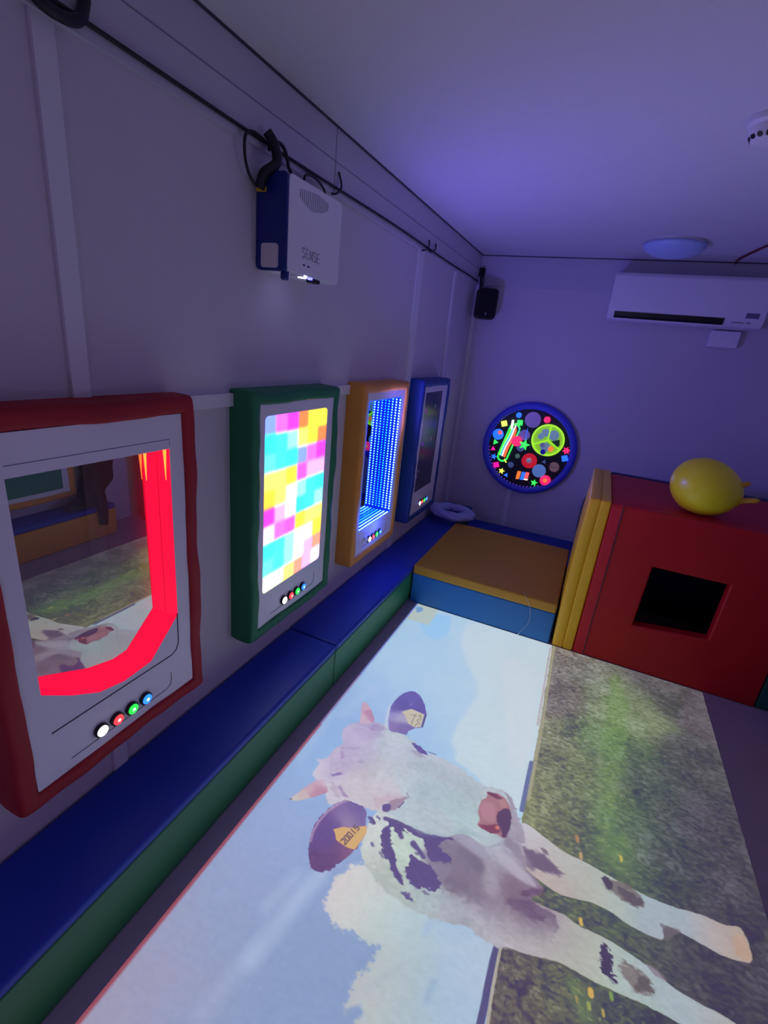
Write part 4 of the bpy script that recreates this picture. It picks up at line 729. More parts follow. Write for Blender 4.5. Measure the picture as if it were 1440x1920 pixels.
# strokes of the projected picture: millimetres on the floor, colours 0..255
OPS = [('p',[[340,-50],[2040,-50],[2040,2800],[340,2800]],[[414,2655,175,205,220],[583,2478,160,198,225],[826,2568,192,212,222],[1156,2476,188,203,212],[529,2088,172,203,226],[470,1810,160,190,225],[899,1937,170,202,222],[1118,1872,196,214,220],[847,1680,150,190,228],[378,1551,132,168,216],[444,1350,150,180,220],[375,1088,146,170,215],[573,972,140,166,212],[524,765,150,165,205],[437,642,160,163,196],[407,492,162,156,182],[380,409,163,152,172],[675,695,125,150,190],[805,762,130,158,192],[684,574,137,156,196],[344,849,150,165,206],[804,659,132,156,198],[465,1493,140,178,222],[956,1642,165,198,222]],0.1,0,1,0,1.5,150),('p',[[706,2771],[1241,2800],[1259,2332],[1260,1883],[1259,1502],[1172,1479],[1080,1561],[991,1599],[940,1617],[929,1676],[891,1712],[900,1838],[908,1922],[941,2093],[836,2278],[713,2496]],[[0,0,194,213,219]],14,10,0.85,2,3,60),('p',[[974,2477],[1190,2443],[1217,2126],[1228,1703],[1163,1697],[1085,2048]],[[0,0,205,214,218]],16,10,0.5,2,0,60),('p',[[390,2620],[480,2679],[610,2727],[637,2581],[638,2464],[580,2411],[501,2442]],[[0,0,150,198,232]],10,6,0.8,2,0,60),('p',[[367,2796],[499,2787],[504,2542],[356,2541]],[[0,0,183,196,178]],2,1,0.9,0,0,60),('p',[[354,2714],[395,2732],[420,2689],[384,2635]],[[0,0,105,150,205]],6,2,0.8,2,0,60),('s',[[687,956],[636,675]],[172,192,224],30,0.5,20),('s',[[626,924],[594,802]],[172,192,224],22,0.4,20),('s',[[714,1048],[650,831]],[172,192,224],16,0.35,20),('s',[[361,1579],[369,1307]],[172,192,224],26,0.4,20),('s',[[306,1401],[324,1060]],[172,192,224],30,0.3,20),('s',[[453,1845],[403,1604]],[172,192,224],30,0.35,20),('s',[[634,701],[602,533]],[172,192,224],26,0.25,20),('p',[[763,1047],[741,975],[739,936],[739,895],[755,881],[781,882],[790,861],[829,853],[856,859],[882,857],[903,861],[934,871],[959,879],[942,831],[938,791],[915,770],[909,754],[920,738],[919,699],[946,721],[961,717],[952,687],[946,650],[1013,600],[1262,723],[1266,846],[1262,1036],[1142,1066],[888,1073]],[[785,943,208,204,204],[842,897,200,203,200],[916,898,188,203,200],[946,969,185,208,206],[891,993,198,206,202],[1011,958,170,196,205],[1081,893,172,195,210],[1130,1004,160,190,216],[971,855,178,196,196],[950,802,188,194,192],[931,761,178,180,192],[998,795,180,195,193],[1015,859,172,194,196],[1005,743,182,192,188],[1079,780,172,194,200],[1102,831,150,180,202],[1140,877,168,192,215],[1199,954,176,196,212],[1202,843,165,190,215],[1040,799,165,184,192]],9,9,1,2,3,50),('p',[[919,699],[944,724],[964,718],[960,704],[933,694]],[[0,0,128,155,195]],6,3,0.8,2,0,60),('p',[[1039,995],[1066,1003],[1057,961],[1040,942]],[[0,0,160,188,215]],8,3,0.7,2,0,60),('s',[[953,772],[1003,834],[1015,859]],[165,180,190],10,0.5,12),('s',[[1103,814],[1108,860]],[135,170,200],8,0.5,10),('s',[[1257,1034],[1021,901]],[180,200,212],20,0.3,20),('p',[[1232,2794],[1236,2582],[1241,2371],[1247,1984],[1249,1793],[1250,1628],[1246,1495],[1254,1221],[1258,1026],[1260,929],[1261,844],[1225,-60],[2050,-60],[2050,2830],[1205,2830]],[[1317,2632,128,122,122],[1436,2594,118,122,118],[1575,2475,126,140,116],[1844,2637,98,98,106],[2015,2599,96,90,102],[1326,1921,118,122,98],[1465,1837,100,114,82],[1572,2062,106,134,94],[1678,1957,80,92,92],[1896,2080,82,84,94],[1973,1844,78,76,92],[1437,1575,100,106,86],[1569,1599,94,126,84],[1711,1586,76,84,92],[1900,1526,74,72,88],[1277,1589,120,126,88],[1969,1362,72,70,88],[1473,1231,88,98,70],[1612,1238,82,102,78],[1708,1185,66,64,82],[1820,1215,66,62,82],[1299,989,92,88,84],[1351,937,86,76,82],[1382,1032,84,76,80],[1427,1014,94,98,70],[1497,1012,88,104,64],[1605,1042,70,86,62],[1658,1050,60,60,62],[1289,2303,118,112,112],[1598,2309,126,142,112]],1.5,2,1,0,20,75),('p',[[1577,2736],[1650,2382],[1613,1920],[1569,1599],[1498,1471],[1509,1773],[1525,2224]],[[0,0,112,146,88]],28,14,0.5,2,0,60),('p',[[1533,1490],[1606,1619],[1639,1547],[1585,1435]],[[0,0,112,146,88]],28,14,0.5,2,0,60),('p',[[1497,1037],[1439,1047],[1472,974],[1513,959]],[[0,0,112,146,88]],28,14,0.5,2,0,60),('p',[[1619,2162],[1710,2141],[1667,1752],[1633,1871]],[[0,0,66,76,76]],22,16,0.35,2,0,60),('p',[[1432,1675],[1492,1655],[1488,1487],[1449,1534]],[[0,0,66,76,76]],22,16,0.35,2,0,60),('p',[[1350,2205],[1404,2153],[1392,1959],[1353,2008]],[[0,0,66,76,76]],22,16,0.35,2,0,60),('p',[[1821,2672],[1948,2651],[1872,2428],[1791,2466]],[[0,0,66,76,76]],22,16,0.35,2,0,60),('p',[[1487,1272],[1535,1263],[1520,1223]],[[0,0,66,76,76]],22,16,0.35,2,0,60),('p',[[1693,1576],[1827,1564],[1860,1468],[1732,1437]],[[0,0,66,76,76]],22,16,0.35,2,0,60),('p',[[1368,1024],[1388,932],[1419,948],[1411,1033]],[[0,0,66,76,76]],22,16,0.35,2,0,60),('n',),('s',[[1241,2800],[1244,2587],[1249,2375],[1257,1989],[1257,1798],[1257,1578]],[160,158,128],9,0.9,2),('s',[[1224,2725],[1227,2520],[1233,2269],[1238,2017]],[178,160,158],6,0.7,3),('s',[[1243,1773],[1242,1681],[1242,1518]],[92,104,150],10,0.95,2),('s',[[1248,1026],[1245,987],[1244,921],[1245,873],[1243,819],[1248,769]],[74,70,120],11,0.95,2),('s',[[1258,1029],[1257,983],[1257,919],[1261,844],[1267,778]],[170,165,150],5,0.95,1),('s',[[1247,2245],[1284,2249]],[90,80,90],1.6,0.8,1),('s',[[1255,2003],[1294,2000]],[90,80,90],1.6,0.8,1),('s',[[1253,1795],[1286,1785]],[90,80,90],1.6,0.8,1),('s',[[1219,2595],[1261,2592]],[90,80,90],1.6,0.8,1),('s',[[1238,2472],[1273,2472]],[90,80,90],1.6,0.8,1),('p',[[1253,1474],[1293,1465],[1334,1448],[1410,1423],[1470,1424],[1528,1415],[1584,1409],[1650,1403],[1708,1403],[1755,1407],[1808,1422],[1858,1427],[1897,1425],[1944,1444],[1954,1422],[1954,1348],[1931,1333],[1879,1323],[1833,1325],[1786,1332],[1747,1333],[1722,1333],[1711,1322],[1712,1280],[1673,1275],[1633,1276],[1603,1279],[1561,1294],[1497,1292],[1438,1276],[1400,1267],[1348,1277],[1305,1292],[1241,1318],[1187,1399]],[[1220,1432,192,194,200],[1286,1429,192,188,196],[1381,1415,186,188,186],[1351,1298,184,166,160],[1419,1302,184,166,160],[1460,1382,178,186,178],[1501,1371,174,192,176],[1502,1310,182,190,172],[1583,1322,170,190,180],[1655,1315,164,186,198],[1722,1384,160,186,196],[1782,1381,160,182,194],[1860,1405,172,166,180],[1865,1349,178,176,182],[1907,1397,176,166,168],[1932,1384,182,152,132],[1944,1355,178,152,128],[1433,1354,160,150,155],[1695,1303,150,140,155],[1637,1369,160,182,185]],2,1.5,1,2,5,60),('p',[[1261,1379],[1300,1368],[1342,1380],[1386,1362],[1422,1342],[1372,1321],[1331,1316],[1301,1303],[1280,1339]],[[0,0,98,80,112]],9,4,0.9,2,0,60),('p',[[1327,1400],[1345,1403],[1362,1384],[1341,1383]],[[0,0,110,90,110]],4,2,0.8,2,0,60),('p',[[1534,1401],[1562,1403],[1606,1414],[1639,1400],[1661,1376],[1658,1356],[1626,1351],[1583,1352],[1562,1365],[1545,1363]],[[0,0,112,104,106]],6,5,0.85,2,12,60),('p',[[1533,1402],[1556,1397],[1562,1384],[1554,1362],[1542,1374]],[[0,0,66,60,88]],3,4,0.9,2,0,60),('p',[[1578,1387],[1617,1391],[1646,1385],[1658,1368],[1636,1351],[1605,1358],[1584,1365]],[[0,0,84,74,92]],5,4,0.8,2,0,60),('p',[[1697,1331],[1722,1336],[1768,1341],[1745,1319],[1714,1276],[1709,1300]],[[0,0,112,104,118]],3,3,0.7,2,0,60),('p',[[1944,1444],[1962,1459],[1990,1435],[1974,1406],[1958,1408]],[[0,0,56,50,66]],3,3,0.9,2,0,60),('p',[[1913,1406],[1945,1422],[1952,1349],[1923,1339],[1907,1351]],[[0,0,190,156,134]],8,3,0.6,2,0,60),('p',[[1126,1172],[1228,1195],[1317,1206],[1384,1206],[1426,1212],[1464,1199],[1521,1202],[1561,1202],[1600,1197],[1639,1187],[1676,1188],[1711,1164],[1746,1160],[1789,1156],[1832,1157],[1868,1151],[1927,1145],[1874,1081],[1786,1078],[1728,1080],[1695,1083],[1642,1081],[1597,1075],[1542,1071],[1495,1071],[1437,1074],[1393,1065],[1349,1052],[1290,1039],[1239,1030],[1186,1027]],[[1195,1107,176,172,182],[1276,1117,182,176,184],[1333,1098,186,182,182],[1432,1135,182,186,176],[1483,1122,176,190,172],[1579,1079,166,186,172],[1610,1197,166,182,184],[1694,1129,164,182,194],[1760,1128,166,182,188],[1847,1148,172,168,168],[1376,1174,160,140,158],[1311,1174,120,102,130],[1449,1114,176,178,166]],2,1.5,1,2,5,60),('p',[[1531,1181],[1546,1184],[1561,1157],[1563,1120],[1582,1107],[1579,1094],[1551,1096],[1532,1104],[1530,1126],[1542,1142],[1532,1161]],[[0,0,58,48,88]],3,7,0.95,2,0,60),('p',[[1575,1155],[1609,1167],[1647,1163],[1666,1136],[1662,1112],[1620,1093],[1598,1115],[1580,1129]],[[0,0,116,106,108]],7,5,0.85,2,12,60),('p',[[1618,1163],[1655,1144],[1665,1123],[1634,1103],[1616,1111],[1627,1134]],[[0,0,84,78,88]],5,6,0.7,2,0,60),('p',[[1648,1192],[1686,1193],[1711,1169],[1693,1168],[1666,1173]],[[0,0,130,112,130]],4,3,0.7,2,0,60),('p',[[741,1242],[756,1092],[798,1050],[839,1033],[894,1013],[943,1002],[994,999],[1042,1002],[1087,1012],[1143,1038],[1186,1028],[1238,1023],[1290,1040],[1348,1062],[1389,1107],[1407,1163],[1383,1205],[1318,1200],[1345,1236],[1352,1265],[1337,1274],[1291,1288],[1264,1345],[1269,1435],[1240,1492],[1172,1585],[1038,1510],[830,1341]],[[783,1160,195,202,200],[881,1157,184,202,190],[826,1048,190,198,192],[868,1045,176,188,180],[918,1000,178,192,186],[1024,1034,170,190,190],[1089,1046,172,178,188],[1115,1034,150,156,168],[1059,1173,126,118,140],[1106,1147,122,110,130],[1147,1169,132,120,137],[1115,1256,126,116,138],[1197,1220,158,152,164],[1217,1168,152,142,156],[1194,1128,118,102,124],[1257,1223,126,112,128],[1300,1212,98,74,108],[1307,1165,100,80,114],[1350,1165,120,104,126],[1213,1308,166,166,182],[1158,1329,172,176,190],[1227,1390,152,146,162],[1274,1287,165,160,176],[1152,1079,178,182,190],[1214,1077,180,180,188],[1297,1091,182,180,184],[1370,1109,182,180,178],[1295,1243,120,95,120],[1302,1287,150,140,158],[1276,1370,165,160,172],[1029,1059,165,178,182],[1271,1120,150,138,150]],4,4,1,2,12,30),('p',[[993,1163],[1046,1218],[1072,1266],[1137,1251],[1166,1230],[1171,1167],[1193,1132],[1146,1102],[1107,1110],[1068,1113],[1042,1118]],[[0,0,122,112,134]],22,8,0.75,2,0,60),('p',[[1041,1137],[1072,1164],[1129,1165],[1131,1122],[1087,1113]],[[0,0,112,100,124]],18,6,0.5,2,0,60),('p',[[1218,1232],[1271,1250],[1310,1232],[1307,1197],[1261,1173],[1230,1170]],[[0,0,122,104,124]],18,6,0.6,2,0,60),('p',[[1163,1223],[1199,1232],[1215,1200],[1214,1162],[1188,1153],[1167,1185]],[[0,0,166,160,172]],14,5,0.5,2,0,60),('p',[[1207,1391],[1251,1368],[1294,1346],[1323,1308],[1301,1297],[1248,1327],[1204,1354]],[[0,0,128,116,140]],9,3,0.6,2,0,60),('p',[[1181,1319],[1231,1313],[1283,1292],[1328,1266],[1335,1250],[1285,1248],[1236,1262],[1198,1284]],[[0,0,178,174,186]],8,3,0.8,2,0,60),('p',[[1285,1223],[1318,1241],[1348,1259],[1356,1246],[1347,1229],[1321,1223],[1297,1201]],[[0,0,100,72,108]],7,3,0.85,2,0,60),('p',[[1241,1162],[1302,1199],[1335,1180],[1379,1172],[1339,1155],[1287,1154]],[[0,0,98,78,112]],10,4,0.7,2,0,60),('p',[[787,1063],[852,1057],[901,1038],[974,1016],[1062,1015],[1133,1034],[1096,1024],[1020,1005],[942,1000],[849,1021]],[[0,0,168,180,178]],9,3,0.5,2,0,60),('p',[[1008,1307],[1057,1321],[1113,1305],[1169,1279],[1154,1260],[1091,1270],[1037,1281]],[[0,0,160,160,180]],8,3,0.7,2,0,60),('p',[[1067,1268],[1127,1251],[1160,1237],[1150,1196],[1104,1223],[1069,1242]],[[0,0,110,100,126]],9,4,0.6,2,0,60),('p',[[793,1235],[834,1244],[883,1246],[936,1250],[999,1267],[1049,1284],[1003,1254],[1002,1227],[1037,1213],[1054,1206],[1047,1181],[1015,1172],[987,1165],[953,1201],[951,1231],[899,1220],[868,1228],[877,1186],[854,1196],[825,1213],[838,1190],[848,1161],[878,1139],[879,1112],[932,1060],[938,1056],[898,1069],[875,1097],[844,1109],[809,1151],[796,1191],[814,1213]],[[0,0,82,68,126]],2,5,0.97,1,0,60),('p',[[917,1160],[944,1158],[958,1147],[995,1156],[1021,1137],[1042,1118],[1044,1100],[1031,1081],[1003,1078],[981,1084],[988,1066],[951,1074],[923,1110],[939,1111]],[[0,0,82,68,126]],2,5,0.97,1,0,60),('p',[[988,1161],[1044,1190],[1065,1186],[1058,1146],[1045,1125],[1020,1141]],[[0,0,132,122,146]],6,3,0.9,2,0,60),('s',[[794,1233],[835,1241],[884,1244],[936,1248],[1000,1264]],[82,68,126],9,0.92,4),('s',[[814,1201],[826,1161],[865,1121],[886,1090],[926,1061]],[82,68,126],9,0.92,4),('s',[[966,1225],[999,1204],[1034,1190]],[82,68,126],9,0.92,4),('s',[[938,1133],[968,1119],[1007,1095],[1033,1104]],[82,68,126],9,0.92,4),('s',[[935,1101],[959,1079],[981,1071]],[82,68,126],9,0.92,4),('s',[[845,1230],[873,1197]],[82,68,126],9,0.92,4),('s',[[918,1199],[965,1169]],[82,68,126],9,0.92,4),('p',[[730,1216],[755,1218],[783,1196],[766,1184],[743,1195]],[[0,0,82,68,126]],3,4,0.9,1,0,60),('p',[[781,1130],[794,1132],[804,1115],[789,1118]],[[0,0,82,68,126]],3,4,0.7,1,0,60),('p',[[933,1032],[957,1035],[989,1025],[958,1019]],[[0,0,82,68,126]],3,4,0.85,1,0,60),('p',[[905,1204],[934,1191],[932,1176],[911,1187]],[[0,0,82,68,126]],3,4,0.85,1,0,60),('p',[[760,1233],[780,1225],[780,1213],[762,1221]],[[0,0,82,68,126]],3,4,0.7,1,0,60),('p',[[821,1113],[836,1116],[848,1101],[831,1103]],[[0,0,82,68,126]],3,4,0.5,1,0,60),('p',[[1002,1066],[1025,1071],[1023,1061],[1005,1058]],[[0,0,82,68,126]],3,4,0.6,1,0,60),('p',[[932,1173],[951,1178],[952,1162],[938,1160]],[[0,0,82,68,126]],3,4,0.6,1,0,60),('p',[[558,1642],[520,1614],[479,1584],[454,1546],[463,1499],[496,1455],[474,1421],[472,1361],[429,1327],[459,1322],[453,1264],[489,1248],[547,1219],[566,1203],[593,1181],[629,1227],[691,1235],[744,1239],[768,1257],[777,1247],[843,1249],[896,1248],[949,1254],[1003,1268],[999,1269],[1026,1281],[1058,1316],[1090,1315],[1128,1307],[1162,1314],[1187,1339],[1202,1364],[1214,1407],[1214,1470],[1200,1515],[1168,1567],[1129,1567],[1080,1555],[1042,1564],[981,1592],[918,1597],[867,1601],[821,1584],[787,1607],[746,1628],[743,1618],[714,1637],[656,1634],[615,1652]],[[495,1511,188,180,208],[571,1470,186,182,206],[503,1398,186,176,202],[473,1299,198,192,208],[575,1229,198,194,206],[674,1530,182,192,206],[700,1415,186,190,197],[780,1460,181,192,202],[645,1325,192,187,196],[732,1345,192,187,196],[878,1455,172,190,200],[890,1299,176,192,202],[666,1610,182,192,202],[531,1332,178,165,196],[538,1580,172,160,196],[519,1468,176,164,198],[913,1425,166,187,195],[1029,1420,166,189,192],[933,1549,178,190,200],[1108,1556,178,190,198],[1076,1350,166,192,194],[1147,1335,178,198,198],[1189,1352,162,172,184],[906,1288,172,192,197],[983,1299,174,187,194],[1052,1503,170,186,192]],2,3,1,1,10,30),('p',[[592,1295],[641,1334],[708,1315],[721,1268],[685,1247],[630,1260]],[[0,0,198,190,200]],26,6,0.35,2,0,60),('p',[[552,1446],[612,1494],[678,1465],[689,1397],[634,1366],[583,1386]],[[0,0,176,170,192]],24,8,0.35,2,0,60),('p',[[769,1536],[852,1568],[939,1568],[1030,1542],[1009,1493],[927,1491],[843,1490],[782,1487]],[[0,0,158,172,184]],22,5,0.4,2,0,60),('p',[[868,1242],[969,1262],[1031,1301],[1069,1353],[1124,1346],[1156,1340],[1111,1315],[1048,1316],[999,1266],[933,1242]],[[0,0,150,170,182]],12,4,0.45,2,0,60),('p',[[542,1605],[574,1631],[612,1646],[624,1630],[592,1604],[561,1578]],[[0,0,150,132,176]],8,4,0.6,2,0,60),('p',[[523,1300],[553,1329],[569,1323],[544,1290]],[[0,0,118,96,160]],5,3,0.8,2,0,60),('p',[[573,1270],[590,1271],[621,1255],[638,1237],[616,1242],[585,1254]],[[0,0,148,120,166]],6,3,0.8,2,0,60),('p',[[493,1426],[519,1427],[535,1384],[518,1400]],[[0,0,158,135,182]],5,4,0.7,2,0,60),('p',[[490,1441],[544,1461],[561,1478],[548,1454],[505,1433]],[[0,0,160,142,186]],5,4,0.5,2,0,60),('p',[[590,1412],[608,1419],[606,1402]],[[0,0,150,145,175]],4,3,0.6,2,0,60),('p',[[538,1276],[562,1278],[589,1248],[614,1219],[582,1233],[550,1254]],[[0,0,176,160,186]],7,3,0.6,2,0,60),('p',[[754,1617],[799,1608],[842,1585],[805,1577],[767,1596]],[[0,0,80,60,140]],4,3,0.9,2,0,60),('p',[[758,1578],[809,1580],[834,1567],[803,1556]],[[0,0,150,140,170]],6,4,0.6,2,0,60),('s',[[831,1602],[866,1605]],[70,60,120],2,0.8,1),('p',[[713,1285],[763,1329],[820,1360],[818,1321],[777,1299],[757,1261],[740,1247]],[[0,0,190,168,182]],8,3,0.7,2,0,60),('p',[[777,1309],[811,1339],[834,1361],[829,1327],[821,1292],[803,1269],[792,1275]],[[0,0,150,124,150]],5,2,0.85,2,0,60),('p',[[758,1275],[781,1298],[796,1283],[796,1265],[773,1255]],[[0,0,84,66,132]],3,1,0.95,2,0,60),('s',[[819,1296],[829,1327]],[90,70,120],2.4,0.8,1),('s',[[822,1373],[839,1354]],[90,90,120],1.5,0.7,1),('s',[[770,1243],[808,1259],[847,1251]],[190,200,205],3,0.7,2),('p',[[1097,1531],[1144,1547],[1173,1541],[1201,1509],[1215,1464],[1214,1407],[1202,1364],[1180,1373],[1140,1366],[1096,1373],[1106,1398],[1091,1428],[1091,1482],[1112,1514]],[[0,0,160,112,124]],3,2,1,2,0,60),('p',[[1098,1479],[1137,1501],[1158,1452],[1156,1412],[1115,1403],[1096,1438]],[[0,0,178,128,142]],8,3,0.8,2,0,60),('p',[[1147,1534],[1174,1535],[1191,1503],[1179,1483],[1158,1505]],[[0,0,176,128,130]],5,2,0.8,2,0,60),('p',[[1176,1495],[1204,1497],[1216,1458],[1213,1400],[1201,1367],[1190,1388],[1165,1417],[1157,1458]],[[0,0,76,50,92]],4,2,0.95,2,0,60),('p',[[1096,1530],[1128,1541],[1169,1532],[1150,1518],[1115,1523]],[[0,0,104,48,82]],3,1,0.9,2,0,60),('p',[[1095,1376],[1134,1393],[1171,1417],[1191,1394],[1165,1367],[1129,1366]],[[0,0,116,54,78]],3,2,0.95,2,0,60),('p',[[1161,1402],[1178,1412],[1181,1394],[1168,1391]],[[0,0,205,124,112]],3,1,0.9,2,0,60),('s',[[1202,1362],[1187,1336],[1162,1311]],[150,160,172],5,0.6,3),('p',[[634,1621],[592,1722],[580,1809],[596,1887],[638,1931],[681,1914],[724,1860],[752,1800],[758,1719],[733,1699],[713,1667],[714,1639],[676,1638]],[[646,1866,92,82,162],[617,1805,88,78,158],[598,1768,100,88,165],[618,1721,140,135,190],[649,1715,165,160,190],[672,1673,112,96,160],[702,1855,92,80,160],[637,1653,130,112,172]],2,2,1,2,6,16),('s',[[574,1770],[597,1685],[615,1640]],[195,198,215],6,0.8,4),('s',[[666,1860],[662,1823]],[125,115,180],5,0.6,4),('p',[[640,1765],[675,1806],[742,1802],[753,1719],[732,1702],[696,1709],[664,1748]],[[0,0,190,184,164]],1.2,0,1,0,0,60),('s',[[749,1806],[760,1721]],[58,48,90],3,0.9,1),('s',[[703,1784],[709,1718]],[96,88,96],1.8,0.75,0.8),('s',[[712,1776],[684,1768]],[96,88,96],1.8,0.75,0.8),('s',[[725,1792],[724,1775]],[96,88,96],1.8,0.75,0.8),('s',[[728,1762],[724,1747]],[96,88,96],1.8,0.75,0.8),('s',[[731,1731],[729,1710]],[96,88,96],1.8,0.75,0.8),('s',[[730,1787],[738,1759]],[96,88,96],1.8,0.75,0.8),('s',[[728,1749],[743,1730]],[96,88,96],1.8,0.75,0.8),('p',[[636,1231],[662,1236],[719,1235],[740,1178],[757,1154],[754,1103],[749,1072],[729,1030],[705,976],[657,952],[619,987],[590,1049],[580,1095],[592,1160],[613,1204]],[[667,997,98,68,124],[628,1061,96,72,138],[627,1116,100,76,142],[700,1035,98,68,124],[659,1172,140,120,168],[681,1209,104,86,150],[713,1192,116,100,158],[630,1191,120,98,155],[686,1157,140,120,160],[723,1056,130,90,130],[661,973,95,64,118]],2,3,1,2,5,18),('s',[[631,1224],[613,1197],[595,1154],[588,1104],[591,1063],[601,1033]],[176,150,184],5,0.8,4),('p',[[648,1107],[673,1131],[699,1141],[746,1176],[757,1154],[749,1080],[722,1073],[676,1078],[661,1097]],[[0,0,208,168,112]],1.2,0,1,0,0,60),('s',[[348,0],[348,1500]],[150,60,84],10,0.85,6),('s',[[347,1500],[347,1900]],[120,70,130],8,0.7,6),('s',[[347,1900],[347,2790]],[84,80,170],8,0.7,6),('s',[[691,1083],[693,1093],[703,1091],[711,1078],[713,1088]],[92,72,92],2.6,0.85,0.8),('s',[[714,1094],[695,1099],[697,1109],[717,1104],[714,1094]],[92,72,92],2.6,0.85,0.8),('s',[[718,1110],[698,1115],[701,1125],[720,1120],[718,1110]],[92,72,92],2.6,0.85,0.8),('s',[[723,1131],[703,1137]],[92,72,92],2.6,0.85,0.8),('s',[[708,1159],[706,1148],[716,1146],[718,1156],[728,1153],[726,1143]],[92,72,92],2.6,0.85,0.8),('p',[[453,1716],[461,1735],[502,1710],[560,1645],[532,1613],[502,1594],[479,1656]],[[469,1717,196,158,180],[524,1665,178,130,165],[502,1628,196,170,190]],2,1,1,2,2,12),('p',[[448,1134],[458,1164],[478,1225],[502,1268],[546,1241],[558,1226],[527,1187],[488,1149],[461,1131]],[[454,1141,196,192,184],[471,1166,196,176,180],[486,1213,196,162,178],[526,1213,182,134,160],[524,1257,196,172,190]],2,1,1,2,2,12),('s',[[453,1135],[449,1133]],[90,80,90],3,0.8,1),('s',[[1471,1222],[1473,1209]],[214,180,48],7,0.9,2),('s',[[1506,1044],[1507,1034]],[214,178,48],9,0.9,2),('s',[[1592,1508],[1593,1491]],[205,180,60],5,0.9,2),('s',[[1558,1063],[1560,1052]],[130,160,80],6,0.9,2),('s',[[1444,1510],[1447,1492]],[170,130,90],8,0.9,2),('s',[[1460,1448],[1462,1431]],[185,155,110],7,0.9,2),('s',[[1502,1011],[1504,1001]],[150,160,70],6,0.9,2),('s',[[1538,1013],[1540,1003]],[180,160,60],5,0.9,2),('s',[[1470,1011],[1472,1001]],[160,140,60],4,0.9,2)]
SGN = 1.0
AMB = (.042, .034, .095)
GAIN = 1.0
BEAM = 67.
LIGHTS = [
 ('violet_fill', (.9, -.9, 1.0), (.60, .42, 1), 5., .15),  # added violet fill behind the camera, not a lamp of the room
 ('opposite_fill', (2.36, 1.9, .95), (.68, .55, 1), 6.5, .15, dict(spot=140, aim=(0, 1.3, 1.5), blend=.6)),  # added fill from the right side; the panel there is unlit
 ('tunnel_glow', (.15, 2.49, 1.10), (.18, .12, 1), 34., .08, dict(spot=160, aim=(1.4, 3.2, 2.1), blend=.75)),
 ('ledge_fill', (.17, 2.48, .60), (.05, .10, 1), 1.2, .06),  # small blue fill added to brighten the ledge below the tunnel panel
 ('board_glow', (.683, 4.24, .90), (.10, .10, 1), 4., .12, dict(spot=150, aim=(.9, 3.0, 2.0), blend=.5)),
]
# ---------------------------------------------------------------- the projected picture
PIC, (PX0, PX1, PY0, PY1) = paint_picture(OPS)
PIC = PIC.astype(np.float32)
lin = np.where(PIC <= .04045, PIC/12.92, ((PIC+.055)/1.055)**2.4)
lin = np.clip((lin-np.array(AMB, np.float32))*GAIN, 0, None)
h, w = lin.shape[:2]
img = bpy.data.images.new('projected calf picture', w, h, alpha=False, float_buffer=False)
buf = np.ones((h, w, 4), np.float32); lin = np.clip(lin, 0, 1); buf[..., :3] = np.where(lin <= .0031308, lin*12.92, 1.055*lin**(1/2.4)-.055); img.pixels.foreach_set(buf.ravel()); img.update(); img.pack()

bm = bmesh.new(); box(bm, (PX0, PY0, 0.0002), (PX1, 2.757, .002)); 
tag(link('projected_picture', bm, M['screen']), 'projected picture of a white spotted calf under blue sky, lying on the floor', 'projection')

ld = bpy.data.lights.new('projector beam', 'SPOT'); ld.spot_size = math.radians(96); ld.spot_blend = 0; ld.shadow_soft_size = 0; ld.energy = 1200.0; ld.use_nodes = True
LP = Vector((.118, 1.585, 1.812))
lo = bpy.data.objects.new('projector_beam', ld); C.objects.link(lo); lo.location = LP; TL = math.radians(27); lo.rotation_euler = (0, -TL, 0)
nt = ld.node_tree; nt.nodes.clear()
out = nt.nodes.new('ShaderNodeOutputLight'); em = nt.nodes.new('ShaderNodeEmission'); tc = nt.nodes.new('ShaderNodeTexCoord'); sx = nt.nodes.new('ShaderNodeSeparateXYZ')
nt.links.new(tc.outputs['Normal'], sx.inputs[0])
def mth(op, a, b=None, c=None):
    n = nt.nodes.new('ShaderNodeMath'); n.operation = op
    for i, v in enumerate((a, b, c)):
        if v is None: continue
        if isinstance(v, (int, float)): n.inputs[i].default_value = v
        else: nt.links.new(v, n.inputs[i])
    return n.outputs[0]
# beam direction in room axes (the lamp is tilted about y)
ct_, st_ = math.cos(-TL), math.sin(-TL)
dxw = mth('ADD', mth('MULTIPLY', sx.outputs[0], ct_), mth('MULTIPLY', sx.outputs[2], st_))
dzw = mth('SUBTRACT', mth('MULTIPLY', sx.outputs[2], ct_), mth('MULTIPLY', sx.outputs[0], st_))
az = mth('MAXIMUM', mth('ABSOLUTE', dzw), .02)
hgt = LP.z-.002
X = mth('ADD', mth('MULTIPLY', mth('DIVIDE', dxw, az), hgt*SGN), LP.x)
Y = mth('ADD', mth('MULTIPLY', mth('DIVIDE', sx.outputs[1], az), hgt*SGN), LP.y)
U = mth('DIVIDE', mth('SUBTRACT', X, PX0), PX1-PX0); V = mth('DIVIDE', mth('SUBTRACT', Y, PY0), PY1-PY0)
cb = nt.nodes.new('ShaderNodeCombineXYZ'); nt.links.new(U, cb.inputs[0]); nt.links.new(V, cb.inputs[1])
ti = nt.nodes.new('ShaderNodeTexImage'); ti.image = img; ti.extension = 'CLIP'; ti.interpolation = 'Linear'; nt.links.new(cb.outputs[0], ti.inputs['Vector'])
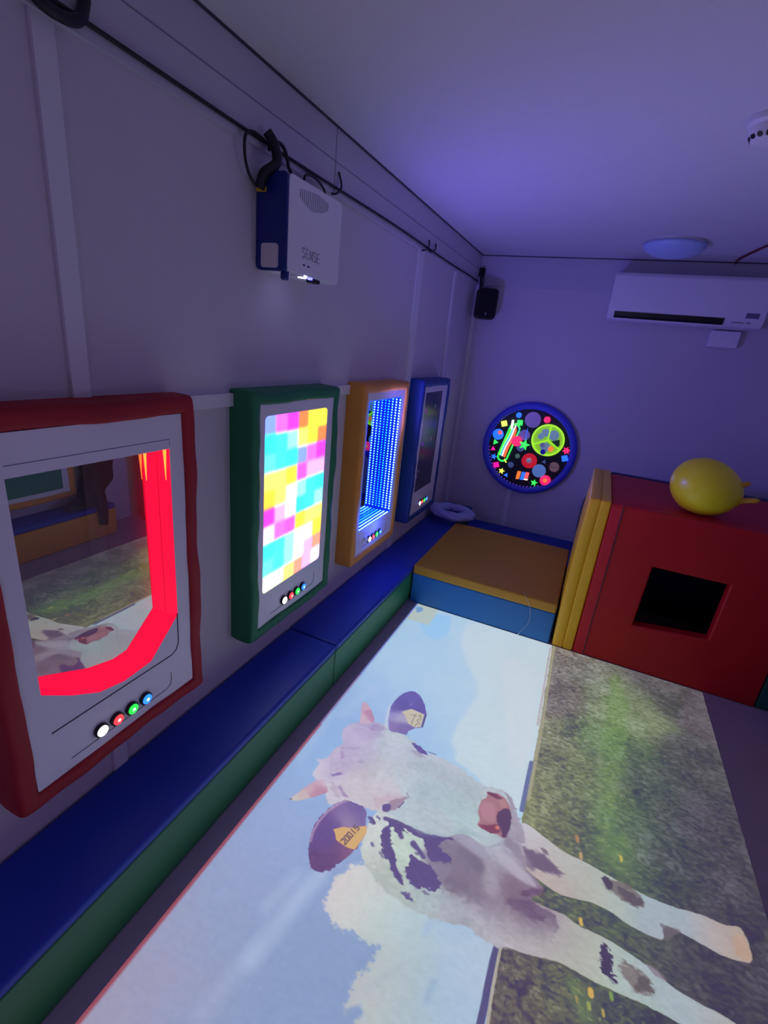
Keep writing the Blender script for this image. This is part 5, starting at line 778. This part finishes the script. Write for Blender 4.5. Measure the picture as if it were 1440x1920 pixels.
# inside-the-frame mask and the evening-out of the beam over its slanted throw (r^3/h)
ins = mth('MULTIPLY', mth('MULTIPLY', mth('GREATER_THAN', U, 0), mth('LESS_THAN', U, 1)), mth('MULTIPLY', mth('GREATER_THAN', V, 0), mth('LESS_THAN', V, (2.757-PY0)/(PY1-PY0))))
k = mth('DIVIDE', hgt*hgt, mth('POWER', az, 3))
stg = mth('MULTIPLY', mth('MULTIPLY', k, ins), BEAM/1200)
nt.links.new(ti.outputs['Color'], em.inputs['Color']); nt.links.new(mth('MULTIPLY', stg, 1.0), em.inputs['Strength']); nt.links.new(em.outputs[0], out.inputs[0])

# ---------------------------------------------------------------- other lights
def pt(name, loc, col, e, r=.03, spot=None, aim=None, blend=.6):
    l = bpy.data.lights.new(name, 'SPOT' if spot else 'POINT'); l.energy = e; l.color = col; l.shadow_soft_size = r
    o = bpy.data.objects.new(name, l); C.objects.link(o); o.location = loc
    if spot: l.spot_size = math.radians(spot); l.spot_blend = blend; o.rotation_euler = (Vector(aim)-Vector(loc)).to_track_quat('-Z', 'Y').to_euler()
    return o
for a in LIGHTS: pt(*a[:5], **(a[5] if len(a) > 5 else {}))

w_ = bpy.data.worlds.new('world'); bpy.context.scene.world = w_; w_.use_nodes = True; w_.node_tree.nodes['Background'].inputs[0].default_value = (.02, .02, .04, 1); w_.node_tree.nodes['Background'].inputs[1].default_value = .3
# ---------------------------------------------------------------- camera
cd = bpy.data.cameras.new('camera'); cam = bpy.data.objects.new('camera', cd); C.objects.link(cam)
Rr, Rd, Rf = Vector((.906555, .410435, .098491)), Vector((.22154, -.26407, -.938716)), Vector((-.359273, .872817, -.330322))
m4 = Matrix.Identity(4)
for i in range(3): m4[i][0] = Rr[i]; m4[i][1] = -Rd[i]; m4[i][2] = -Rf[i]
m4[0][3], m4[1][3], m4[2][3] = 1.17, 0, 1.63
cam.matrix_world = m4; cd.sensor_fit = 'VERTICAL'; cd.sensor_height = 24; cd.lens = 24*898.231/1920; cd.clip_start = .02
sc = bpy.context.scene; sc.camera = cam
sc.view_settings.view_transform = 'Standard'; sc.view_settings.look = 'None'; sc.view_settings.gamma = 1; sc.view_settings.exposure = 0; sc.view_settings.use_curve_mapping = False
sc.cycles.use_denoising = True; sc.cycles.max_bounces = 7; sc.cycles.diffuse_bounces = 4; sc.cycles.glossy_bounces = 4
